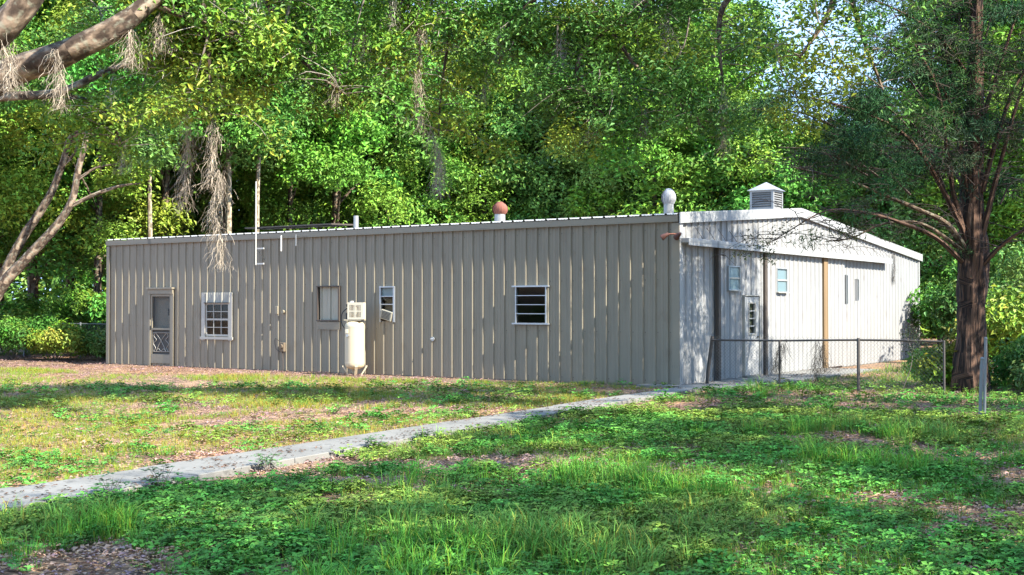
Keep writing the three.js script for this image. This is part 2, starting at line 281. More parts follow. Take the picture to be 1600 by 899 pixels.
    part('handle', turnG(merge([cyl(0.02, 0.02, 0.03).rotateX(Math.PI / 2).translate(3.94, 1.0, 0.16), box(0.10, 0.018, 0.018, 3.90, 1.0, 0.185)])), M.dark, d);
    part('threshold', turnG(box(0.95, 0.05, 0.16, 3.605, 0.078, 0.15)), M.concrete, d);
  }
  // twin flood lamps at the corner
  {
    const f = part('flood_lamp', merge([box(0.06, 0.10, 0.06, 0.02, 3.24, 0.085), tube([[0.02, 3.26, 0.1, 0.015], [-0.02, 3.27, 0.2, 0.015], [-0.12, 3.26, 0.28, 0.015]], 6, 2)]), M.rust, shed, 'rusty twin flood lamps at the corner');
    for (const [x, z, a] of [[-0.16, 0.30, 0.3], [0.10, 0.20, -0.5]]) part('lamp_head', new THREE.LatheGeometry([[0.01, -0.09], [0.035, -0.085], [0.045, -0.02], [0.065, 0.06], [0.07, 0.085], [0.06, 0.08], [0.01, 0.06]].map(([r, y]) => new THREE.Vector2(r, y)), 14).rotateZ(Math.PI / 2 + 0.5).rotateY(a).translate(x, 3.23, z), M.lampHead, f);
  }
  // side wall: screen door
  {
    const X0 = -16.93, X1 = -16.05, F = M.tanTrim;
    const d = part('screen_door', merge([box(0.06, 1.99, 0.05, X0 + 0.03, 1.075, 0.02), box(0.06, 1.99, 0.05, X1 - 0.03, 1.075, 0.02), box(0.76, 0.06, 0.05, -16.49, 2.04, 0.02), box(0.76, 0.055, 0.05, -16.49, 1.07, 0.02), box(0.76, 0.26, 0.05, -16.49, 0.21, 0.02)]), F, shed);
    part('inner_door', box(0.86, 1.98, 0.04, -16.49, 1.07, -0.12), M.board, d);
    part('knocker', merge([cyl(0.035, 0.035, 0.02).rotateX(Math.PI / 2).translate(-16.3, 1.62, -0.09), box(0.05, 0.17, 0.02, -16.3, 1.55, -0.09)]), M.dark, d);
    const mesh = new THREE.MeshPhysicalMaterial({ color: lin(0.10, 0.10, 0.09), roughness: 0.9, transparent: true, opacity: 0.3 });
    part('insect_screen', box(0.76, 0.91, 0.004, -16.49, 1.555, 0.012), mesh, d);
    part('insect_screen', box(0.76, 0.70, 0.004, -16.49, 0.69, 0.0), std({ color: lin(0.075, 0.07, 0.06), roughness: 0.9 }), d);
    const S = []; const bar = (pts, r = 0.008) => S.push(tube(pts.map(([x, y]) => [x, y, 0.03, r]), 5, 6));
    bar([[-16.84, 0.96], [-16.14, 0.96]]); bar([[-16.84, 0.42], [-16.14, 0.42]]);
    bar([[-16.72, 0.95], [-16.58, 0.83], [-16.42, 0.64], [-16.28, 0.43]]); bar([[-16.26, 0.95], [-16.40, 0.83], [-16.56, 0.64], [-16.70, 0.43]]);
    for (const s of [-1, 1]) { bar([[-16.49 + s * 0.26, 0.95], [-16.49 + s * 0.30, 0.86], [-16.49 + s * 0.20, 0.76], [-16.49 + s * 0.32, 0.64], [-16.49 + s * 0.24, 0.52], [-16.49 + s * 0.30, 0.43]]); bar([[-16.49 + s * 0.34, 0.95], [-16.49 + s * 0.34, 0.43]], 0.006); }
    bar([[-16.70, 0.43], [-16.6, 0.5], [-16.49, 0.44], [-16.38, 0.5], [-16.28, 0.43]]);
    part('scroll_guard', merge(S), M.frame, d);
    part('door_surround', merge([box(0.09, 2.12, 0.03, X0 - 0.05, 1.06, 0.05), box(0.10, 2.12, 0.03, X1 + 0.055, 1.06, 0.05), box(1.06, 0.14, 0.05, -16.49, 2.15, 0.06), box(1.12, 0.05, 0.10, -16.49, 2.245, 0.08)]), F, d);
    part('handle', box(0.03, 0.09, 0.03, X0 + 0.03, 1.12, 0.06), M.dark, d);
  }
  // side wall: white six over six sash window in a wide pale surround
  {
    const w = part('sash_window', merge([box(0.14, 1.33, 0.02, -14.71, 1.44, 0.045), box(0.14, 1.33, 0.02, -13.63, 1.44, 0.045), box(1.30, 0.07, 0.035, -14.17, 0.84, 0.06)]), M.frame, shed);
    part('head_panel', ribbed(-14.78, -13.56, 1.83, () => 2.11).translate(0, 0, 0.034), std({ color: lin(0.36, 0.345, 0.30), roughness: 0.5, map: metalMap }), w);
    part('drip_cap', box(0.98, 0.02, 0.07, -14.17, 1.822, 0.05), M.darkPost, w);
    const bars = []; for (let i = 0; i <= 3; i++) bars.push(box(i % 3 ? 0.018 : 0.05, 0.92, 0.03, -14.62 + i * 0.30, 1.36, 0.01)); for (let j = 0; j <= 4; j++) bars.push(box(0.89, j % 2 ? 0.018 : 0.05, 0.028, -14.17, 0.92 + j * 0.22, 0.01));
    part('sash', merge(bars), M.frame, w);
    for (let i = 0; i < 3; i++) for (let j = 0; j < 4; j++) part('pane', box(0.285, 0.2, 0.004, -14.47 + i * 0.30, 1.03 + j * 0.22, 0.002), M.glass, w);
    part('blind', box(0.88, 0.5, 0.01, -14.17, 1.58, -0.12), std({ color: lin(0.10, 0.095, 0.085), roughness: 0.9 }), w);
  }
  // side wall: boarded window
  {
    const w = part('boarded_window', merge([box(0.035, 0.88, 0.06, -10.39, 1.80, 0.03), box(0.035, 0.88, 0.06, -9.65, 1.80, 0.03), box(0.80, 0.03, 0.06, -10.02, 2.245, 0.03), box(0.80, 0.03, 0.06, -10.02, 1.355, 0.03)]), M.darkPost, shed);
    part('board', ribbed(-10.375, -9.665, 1.37, () => 2.23).translate(0, 0, -0.03), M.board, w);
    part('patch_plate', box(0.80, 0.2, 0.006, -10.02, 1.22, 0.037), M.tan, w);
  }
  // side wall: narrow jalousie window with the air conditioner tipped in it
  {
    const w = part('jalousie_window', merge([box(0.035, 0.9, 0.07, -8.26, 1.78, 0.02), box(0.05, 0.9, 0.07, -7.82, 1.78, 0.02), box(0.48, 0.03, 0.08, -8.04, 2.21, 0.03)]), M.alu, shed);
    for (let i = 0; i < 3; i++) part('slat', box(0.38, 0.2, 0.006, 0, 0, 0).rotateX(0.08).translate(-8.045, 2.08 - i * 0.2, 0.0), i ? M.glass : M.hazy, w);
    for (let i = 0; i < 2; i++) part('rail', box(0.38, 0.022, 0.02, -8.045, 1.975 - i * 0.2, 0.03), M.alu, w);
  }
  // side wall: wide jalousie window, four glass slats
  {
    const w = part('jalousie_window', merge([box(0.03, 0.84, 0.06, -4.16, 1.76, 0.025), box(0.03, 0.84, 0.06, -3.33, 1.76, 0.025), box(1.0, 0.035, 0.09, -3.745, 2.19, 0.05), box(1.0, 0.035, 0.09, -3.745, 1.325, 0.05)]), M.alu, shed);
    for (let i = 0; i < 4; i++) { part('slat', box(0.79, 0.2, 0.006).rotateX(0.08).translate(-3.745, 1.45 + i * 0.21, 0.0), M.glass, w); if (i) part('rail', box(0.80, 0.018, 0.02, -3.745, 1.345 + i * 0.21, 0.035), M.alu, w); }
  }
  // switch box, outlet and conduit low on the side wall
  part('switch_box', merge([rbox(0.10, 0.22, 0.06, 0.01, -11.86, 1.62, 0.04), cyl(0.05, 0.05, 0.07).rotateX(Math.PI / 2).translate(-11.62, 1.58, 0.05)]), M.tanTrim, shed);
  { const o = part('meter_box', merge([rbox(0.16, 0.24, 0.10, 0.012, -11.62, 0.64, 0.06), cyl(0.06, 0.06, 0.05).rotateX(Math.PI / 2).translate(-11.62, 0.66, 0.13)]), std({ color: lin(0.16, 0.12, 0.08), roughness: 0.9 }), shed); part('conduit', tube([[-11.62, 0.56, 0.07, 0.014], [-11.6, 0.3, 0.07, 0.014], [-11.6, -0.02, 0.07, 0.014]], 6, 2), M.darkPost, o); part('wire', tube([[-11.66, 0.75, 0.07, 0.007], [-11.9, 0.86, 0.06, 0.007], [-11.88, 0.6, 0.05, 0.007], [-11.7, 0.5, 0.06, 0.007]], 5, 5), M.dark, o); }
  part('hose_bib', merge([cyl(0.05, 0.05, 0.03).rotateX(Math.PI / 2).translate(-6.6, 0.93, 0.04), cyl(0.015, 0.015, 0.1).rotateX(Math.PI / 2).translate(-6.6, 0.93, 0.08)]), M.alu, shed);
  // mast and vent pipes at the eave
  { const m = part('mast', cyl(0.017, 0.016, 2.25, -12.45, 3.96, 0.24, 10), M.pipe, shed); for (const y of [3.28, 2.87]) part('bracket', box(0.26, 0.04, 0.03, -12.34, y, 0.18), M.pipe, m); part('cable', tube([[-12.42, 3.25, 0.22, 0.006], [-12.36, 3.1, 0.12, 0.006], [-12.28, 2.95, 0.06, 0.006]], 5, 3), M.dark, m); }
  part('drain_pipe', cyl(0.022, 0.022, 0.42, -11.62, 3.40, 0.13, 10), M.pipe, shed);
  part('drain_pipe', cyl(0.012, 0.012, 0.3, -11.1, 3.47, 0.11, 8), M.alu, shed);
  part('vent_pipe', cyl(0.07, 0.07, 0.5, -10.86, 3.98, -2, 14), M.galv, shed);
  { const p = part('roof_panel_rack', box(3.4, 0.035, 1.0).rotateX(0.03).translate(-13.2, 4.03, -2.2), M.darkPost, shed); }
  // turbine vents
  const turbine = (x, z, y0, r, h, m, lab) => {
    const t = part('turbine_vent', merge([cyl(r * 0.8, r * 0.76, h * 0.62, x, y0 + h * 0.31, z, 20), cyl(r * 0.86, r * 0.86, 0.03, x, y0 + h * 0.6, z, 20)]), M.galv, shed, lab), n = 18, R = h * 0.36, yc = y0 + h * 0.74;
    for (let i = 0; i < n; i++) {
      const a = i / n * 2 * Math.PI, pos = [], idx = [];
      for (let j = 0; j <= 6; j++) { const f = -0.75 + j / 6 * 2.25, c = Math.cos(f) * r * 1.12, y = Math.sin(f) * R; for (const s of [0, 1]) { const b = a + s * 0.40 , rr = c * (s ? 0.93 : 1.03); pos.push(x + Math.cos(b) * rr, yc + y, z + Math.sin(b) * rr); } }
      for (let j = 0; j < 6; j++) { const k = j * 2; idx.push(k, k + 1, k + 2, k + 1, k + 3, k + 2); }
      const g = new THREE.BufferGeometry(); g.setAttribute('position', new THREE.Float32BufferAttribute(pos, 3)); g.setIndex(idx); g.computeVertexNormals(); part('vane', g, m, t);
    }
    part('cap', new THREE.SphereGeometry(r * 0.55, 16, 8, 0, 6.3, 0, 1.3).scale(1, 0.45, 1).translate(x, yc + R * 0.84, z), m, t);
  };
  turbine(-0.73, -1.0, 3.74, 0.145, 0.57, std({ color: lin(0.42, 0.41, 0.41), roughness: 0.5, side: THREE.DoubleSide }), 'pale turbine vent near the gable corner');
  turbine(-6.71, -3.0, 3.90, 0.185, 0.53, std({ color: lin(0.24, 0.085, 0.055), roughness: 0.8, side: THREE.DoubleSide }), 'rust red turbine vent on the roof middle');
  // louvred cupola on the ridge
  {
    const a = 0.66, x = -0.88, z = -7, y0 = 4.22;
    const c = part('cupola', merge([box(a, 0.09, a, x, y0 + 0.045, z), ...[[-1, -1], [-1, 1], [1, -1], [1, 1]].map(([s, t]) => box(0.06, 0.42, 0.06, x + s * (a / 2 - 0.03), y0 + 0.30, z + t * (a / 2 - 0.03))), box(a, 0.05, a, x, y0 + 0.535, z)]), M.galv, shed);
    for (let i = 0; i < 7; i++) for (let s = 0; s < 4; s++) part('louvre', box(a - 0.12, 0.006, 0.085).rotateX(0.75).translate(0, y0 + 0.125 + i * 0.06, a / 2 - 0.035).rotateY(s * Math.PI / 2).translate(x, 0, z), M.galv, c);
    part('cupola_roof', new THREE.ConeGeometry((a / 2 + 0.06) * Math.SQRT2, 0.24, 4).rotateY(Math.PI / 4).translate(x, y0 + 0.68, z), M.galv, c);
  }
}

// ---------------------------------------------------------------- air compressor and air conditioner
{
  const t = thing('air_compressor', 'upright cream air compressor tank standing against the tan wall', 'air compressor', [-8.70, 0.02, 0.50], 0.35);
  const R = 0.25;
  part('tank', new THREE.LatheGeometry([[0.001, 0.13], [0.10, 0.135], [0.19, 0.165], [0.235, 0.215], [R, 0.28], [R, 1.20], [0.235, 1.265], [0.19, 1.315], [0.10, 1.345], [0.001, 1.35]].map(([r, y]) => new THREE.Vector2(r, y)), 40), M.cream, t);
  for (const y of [0.30, 1.18]) part('weld_seam', new THREE.TorusGeometry(R + 0.0005, 0.004, 6, 40).rotateX(Math.PI / 2).translate(0, y, 0), M.cream, t);
  for (const a of [0.5, 2.0, 3.65, 5.2]) part('leg', box(0.07, 0.27, 0.03).rotateX(0.55).translate(0, 0.11, 0.235).rotateY(a), M.cream, t);
  const plate = part('mounting_plate', box(0.46, 0.02, 0.34, 0, 1.365, 0), M.cream, t);
  const G = [box(0.36, 0.42, 0.012, 0.1, 1.59, 0.0)];
  const guard = part('belt_guard', (() => {
    const s = new THREE.Shape(); s.moveTo(-0.20, 0).lineTo(0.20, 0).lineTo(0.22, 0.42).lineTo(-0.20, 0.42).closePath();
    for (let i = 0; i < 2; i++) for (let j = 0; j < 2; j++) for (let k = 0; k < 4; k++) { const x = -0.145 + i * 0.165 + k * 0.035, y = 0.05 + j * 0.17, h = new THREE.Path(); h.moveTo(x, y).lineTo(x, y + 0.14).lineTo(x + 0.022, y + 0.14).lineTo(x + 0.022, y).closePath(); s.holes.push(h); }
    return merge([new THREE.ExtrudeGeometry(s, { depth: 0.008, bevelEnabled: false }).translate(0, 0, 0.13), box(0.42, 0.008, 0.20, 0, 0.418, 0.03), box(0.008, 0.41, 0.20, 0.204, 0.21, 0.03), box(0.008, 0.41, 0.12, -0.196, 0.21, 0.07)]);
  })().translate(0.07, 1.38, 0.04), M.creamGuard, t);
  part('flywheel', new THREE.TorusGeometry(0.13, 0.02, 8, 24).translate(0.04, 1.58, 0.11), M.rust, guard);
  part('motor', cyl(0.09, 0.09, 0.26, 0, 0, 0, 18).rotateX(Math.PI / 2).translate(0.15, 1.47, -0.03), M.dark, t);
  const pump = part('pump', merge([box(0.16, 0.16, 0.16, -0.14, 1.46, -0.02), cyl(0.07, 0.065, 0.16, -0.14, 1.61, -0.02, 14), ...[0, 1, 2, 3].map((i) => cyl(0.085, 0.085, 0.01, -0.14, 1.56 + i * 0.035, -0.02, 14))]), M.dark, t);
  part('pump_head', rbox(0.15, 0.07, 0.15, 0.01, -0.14, 1.73, -0.02), M.dark, pump);
  part('air_filter', cyl(0.05, 0.05, 0.08, -0.09, 1.80, -0.02, 16), M.pipe, pump);
  part('discharge_tube', tube([[-0.20, 1.66, 0, 0.012], [-0.32, 1.55, 0.02, 0.012], [-0.35, 1.38, 0.04, 0.012], [-0.30, 1.22, 0.06, 0.012], [-0.24, 1.15, 0.05, 0.012]], 8, 4), M.dark, t);
  part('pressure_gauge', cyl(0.035, 0.035, 0.03, 0, 0, 0, 16).rotateX(Math.PI / 2).translate(-0.10, 0.98, 0.25), M.alu, t);
  part('pressure_switch', rbox(0.07, 0.10, 0.06, 0.008, -0.12, 1.08, 0.23), M.creamGuard, t);
  const b = thing('window_air_conditioner', 'beige air conditioner tipped in the narrow window beside compressor', 'air conditioner', [-8.05, 1.36, -0.09]);
  const c = part('case', rbox(0.36, 0.24, 0.34, 0.015).rotateZ(-0.24).translate(0.0, 0.14, 0.0), M.board, b);
  for (let i = 0; i < 6; i++) part('grille_slot', box(0.27, 0.018, 0.006).translate(0, -0.08 + i * 0.032, 0.171).rotateZ(-0.24).translate(0, 0.14, 0), M.dark, c);
}

// ---------------------------------------------------------------- chain link fences and posts
function chainLink(x0, x1, y0, y1, z, pitch, r) {
  const G = [], n = Math.round((x1 - x0) / pitch), rows = Math.round((y1 - y0) / (pitch / 2));
  const pos = [], idx = [];
  for (let i = 0; i <= n; i++) {
    let prev = null;
    for (let j = 0; j <= rows; j++) {
      const p = [x0 + (i + (j % 2 ? 0.5 : 0)) * pitch + (noise2(i * 0.7, j * 0.4, 5) - 0.5) * 0.008, y0 + (y1 - y0) * j / rows, z + (j % 2 ? r : -r) + (noise2(i * 0.3, j * 0.2, 8) - 0.5) * 0.03];
      const k = pos.length / 3;
      for (let a = 0; a < 3; a++) pos.push(p[0] + Math.cos(a * 2.094) * r, p[1], p[2] + Math.sin(a * 2.094) * r);
      if (prev !== null) for (let a = 0; a < 3; a++) { const b = (a + 1) % 3; idx.push(prev + a, k + a, prev + b, prev + b, k + a, k + b); }
      prev = k;
    }
    prev = null;
    for (let j = 0; j <= rows; j++) {
      const p = [x0 + (i + (j % 2 ? -0.5 : 0)) * pitch, y0 + (y1 - y0) * j / rows, z + (j % 2 ? -r : r) + (noise2(i * 0.3, j * 0.2, 8) - 0.5) * 0.03], k = pos.length / 3;
      for (let a = 0; a < 3; a++) pos.push(p[0] + Math.cos(a * 2.094) * r, p[1], p[2] + Math.sin(a * 2.094) * r);
      if (prev !== null) for (let a = 0; a < 3; a++) { const b = (a + 1) % 3; idx.push(prev + a, k + a, prev + b, prev + b, k + a, k + b); }
      prev = k;
    }
  }
  const g = new THREE.BufferGeometry(); g.setAttribute('position', new THREE.Float32BufferAttribute(pos, 3)); g.setIndex(idx); g.computeVertexNormals(); return g;
}
{
  const f = thing('chain_link_fence', 'dark chain link fence running from the white gable to the cedar', 'fence', [0, 0, -0.6]);
  part('top_rail', tube([[0.5, 1.0, 0, 0.021], [2.0, 1.01, 0, 0.021], [3.72, 1.05, 0, 0.021], [4.6, 1.05, 0, 0.021], [5.4, 1.04, 0, 0.021]], 8, 4), M.fence, f);
  for (const [x, h, r, lean] of [[2.05, 1.03, 0.022, 0], [3.72, 1.09, 0.034, 0], [5.4, 1.07, 0.024, 0.0]]) part('post', tube([[x, -0.1, 0.03, r], [x + lean, h / 2, 0.03, r], [x + lean * 2, h, 0.03, r * 0.98]], 10, 1), M.fence, f);
  part('end_post', tube([[0.32, -0.1, -0.1, 0.04], [0.39, 0.5, -0.1, 0.04], [0.47, 1.08, -0.1, 0.038]], 12, 1), M.fence, f, 'leaning dark end post by the corner');
  const m = part('chain_link_mesh', chainLink(0.55, 5.35, 0.02, 1.10, 0.0, 0.075, 0.0025), M.wire, f); m.userData.kind = 'stuff';
  const l = thing('chain_link_fence', 'wire fence half hidden behind the shrubs left of the shed', 'fence', [0, 0, -1.6]);
  part('top_rail', tube([[-19.2, 1.16, 0, 0.021], [-24, 1.15, 0, 0.021], [-32, 1.15, 0, 0.021]], 8, 3), M.post, l);
  for (const x of [-19.3, -22.3, -25.3, -28.3, -31.3]) part('post', cyl(0.03, 0.03, 1.25, x, 0.58, 0.04, 10), M.post, l);
  const k = part('chain_link_mesh', chainLink(-32, -19.3, 0.03, 1.15, 0, 0.10, 0.003), M.wire, l); k.userData.kind = 'stuff';
  const p = thing('pipe_post', 'bare grey pipe post standing in front of the cedar bush', 'post', [7.21, 0, 4.2]);
  part('pipe', tube([[-0.02, -0.1, 0, 0.027], [0.0, 0.5, 0, 0.027], [0.02, 0.92, 0, 0.026]], 14, 1), M.post, p);
  part('cap', new THREE.SphereGeometry(0.03, 14, 8).translate(0.02, 0.925, 0), M.post, p);
  part('hinge_band', cyl(0.034, 0.034, 0.05, 0.018, 0.80, 0, 14), M.post, p);
  const q = thing('pipe_post', 'taller thin pipe post just behind the bare grey post', 'post', [7.12, 0, 3.62]);
  part('pipe', tube([[0, -0.1, 0, 0.024], [0.015, 0.6, 0, 0.024], [0.03, 1.22, 0, 0.024]], 12, 1), M.post, q);
  part('cap', new THREE.SphereGeometry(0.027, 12, 8).translate(0.03, 1.22, 0), M.post, q);
}

// ---------------------------------------------------------------- foliage building blocks
function spray(seed, n, R, len, wid, opt = {}) {
  const { flat = 0.8, up = 0.55, tint = [1, 1, 1], vary = 0.3, fold = 0.25, droop = 0 } = opt, rnd = RNG(seed), pos = [], col = [];
  const q = new THREE.Quaternion(), e = V(0, 0, 0), L = [V(0, 0, 0), V(0, 0, 0), V(0, 0, 0), V(0, 0, 0)];
  for (let i = 0; i < n; i++) {
    let x, y, z; do { x = rnd() * 2 - 1; y = rnd() * 2 - 1; z = rnd() * 2 - 1; } while (x * x + y * y + z * z > 1);
    const c = V(x * R, y * R * flat, z * R), s = 0.65 + rnd() * 0.7, nrm = V(rnd() * 2 - 1, (rnd() * 2 - 1) + up * 2, rnd() * 2 - 1).addScaledVector(V(x, y, z), 0.6).normalize();
    const dir = V(rnd() * 2 - 1, rnd() * 2 - 1 - droop, rnd() * 2 - 1); dir.addScaledVector(nrm, -dir.dot(nrm)).normalize(); const side = nrm.clone().cross(dir);
    const l = len * s, w = wid * s;
    L[0].copy(c); L[2].copy(c).addScaledVector(dir, l).addScaledVector(nrm, -l * 0.15);
    L[1].copy(c).addScaledVector(dir, l * 0.5).addScaledVector(side, w * 0.5).addScaledVector(nrm, fold * w); L[3].copy(c).addScaledVector(dir, l * 0.5).addScaledVector(side, -w * 0.5).addScaledVector(nrm, fold * w);
    const k = 1 + (rnd() - 0.5) * 2 * vary, yel = rnd() < 0.05 ? 1.45 : 1 + (rnd() - 0.5) * 0.3;
    for (const j of [0, 1, 2, 0, 2, 3]) { pos.push(L[j].x, L[j].y, L[j].z); col.push(tint[0] * k * yel, tint[1] * k, tint[2] * k); }
  }
  const g = new THREE.BufferGeometry(); g.setAttribute('position', new THREE.Float32BufferAttribute(pos, 3)); g.setAttribute('color', new THREE.Float32BufferAttribute(col, 3)); g.computeVertexNormals();
  return g;
}
const G = {
  far: [spray(1, 36, 0.5, 0.17, 0.085, { vary: 0.4 }), spray(2, 30, 0.52, 0.20, 0.10, { vary: 0.4 })],
  farther: [spray(3, 34, 0.75, 0.26, 0.13), spray(4, 34, 0.75, 0.26, 0.13)],
  oak: [spray(5, 36, 0.32, 0.10, 0.047, { flat: 0.7, vary: 0.45 }), spray(6, 36, 0.32, 0.10, 0.047, { flat: 0.7, vary: 0.45 })],
  shrub: [spray(7, 30, 0.26, 0.10, 0.05, { up: 0.4 })],
  cedar: [spray(8, 60, 0.27, 0.14, 0.014, { flat: 0.6, up: 0.1, droop: 0.7, fold: 0 }), spray(9, 60, 0.27, 0.14, 0.014, { flat: 0.6, up: 0.1, droop: 0.7, fold: 0 })],
  pine: [spray(10, 60, 0.34, 0.30, 0.012, { flat: 0.7, up: 0.1, fold: 0 })],
};
// items: [x, y, z, scale, r, g, b]
function leaves(name, items, geo, mat, parent, seed, kind = true) {
  const rnd = RNG(seed), m = new THREE.InstancedMesh(geo, mat, items.length), o = new THREE.Object3D(), c = new THREE.Color();
  items.forEach(([x, y, z, s, r, g, b, tilt = 0.5], i) => {
    o.position.set(x, y, z); o.rotation.set((rnd() - 0.5) * tilt * 2, rnd() * 6.283, (rnd() - 0.5) * tilt * 2); o.scale.set(s, s, s); o.updateMatrix(); m.setMatrixAt(i, o.matrix); m.setColorAt(i, c.setRGB(r, g, b));
  });
  m.name = name; shade(m); if (kind) m.userData.kind = 'stuff'; parent.add(m); return m;
}
const GREENS = [[0.155, 0.30, 0.034], [0.105, 0.26, 0.038], [0.205, 0.31, 0.036], [0.09, 0.21, 0.038], [0.15, 0.265, 0.055], [0.125, 0.28, 0.030]];
function lobe(items, c, R, n, tint, rnd, s0 = 0.8, s1 = 1.25, flatY = 0.8) {
  for (let i = 0; i < n; i++) {
    const a = rnd() * 6.283, h = rnd() * 1.75 - 0.75, q = Math.sqrt(Math.max(0, 1 - Math.min(1, h * h))), r = R * (0.55 + 0.5 * Math.pow(rnd(), 0.6)), k = 0.8 + rnd() * 0.4;
    items.push([c.x + Math.cos(a) * q * r, c.y + h * r * flatY, c.z + Math.sin(a) * q * r, s0 + rnd() * (s1 - s0), tint[0] * k, tint[1] * k, tint[2] * k]);
  }
}
function forestTree(name, label, x, z, o, group) {
  const { h, r = 0.16, R = 2.6, base = 0.3, tint = GREENS[0], lobes = 20, per = 34, lean = [0, 0], seed, geo = G.far[seed % 2], bark = M.woodBark, lobeR = [0.75, 1.35], y0 = 0 } = o, rnd = RNG(seed * 7919 + 13);
  const t = thing(name, label, 'tree', [x, 0, z], 0, group), T = [], items = [];
  const trunk = []; for (let i = 0; i <= 5; i++) { const f = i / 5; trunk.push([lean[0] * f * f * h + (rnd() - 0.5) * 0.35 * f, -0.15 + f * h * 0.9, lean[1] * f * f * h + (rnd() - 0.5) * 0.35 * f, r * (1.15 - f) + 0.02]); }
  T.push(tube(trunk, 7, 2, 0.1, seed));
  for (let i = 0; i < lobes; i++) {
    const f = i / (lobes - 1), y = h * (base + (1 - base) * (0.05 + 0.93 * f)), prof = Math.sqrt(Math.max(0.05, 1 - Math.pow((f - 0.42) / 0.62, 2))), a = i * 2.399 + rnd() * 0.9, d = R * prof * (0.35 + 0.65 * Math.sqrt(rnd()));
    const lx = lean[0] * h * (y / h) ** 2, lz = lean[1] * h * (y / h) ** 2, c = V(lx + Math.cos(a) * d, y, lz + Math.sin(a) * d), k = 0.78 + rnd() * 0.5, yy = 0.85 + rnd() * 0.35;
    if (i % 2 === 0) T.push(tube([[lx * 0.8, Math.max(0.5, y - d * 0.75), lz * 0.8, r * 0.35], [lx + Math.cos(a) * d * 0.5, y - d * 0.25, lz + Math.sin(a) * d * 0.5, r * 0.22], [c.x, c.y, c.z, 0.015]], 5, 2));
    lobe(items, c, lobeR[0] + rnd() * (lobeR[1] - lobeR[0]), per, [tint[0] * k * yy, tint[1] * k, tint[2] * k], rnd);
  }
  part('trunk', merge(T), bark, t);
  leaves('crown', items, geo, M.leaf, t, seed + 5);
  return t;
}

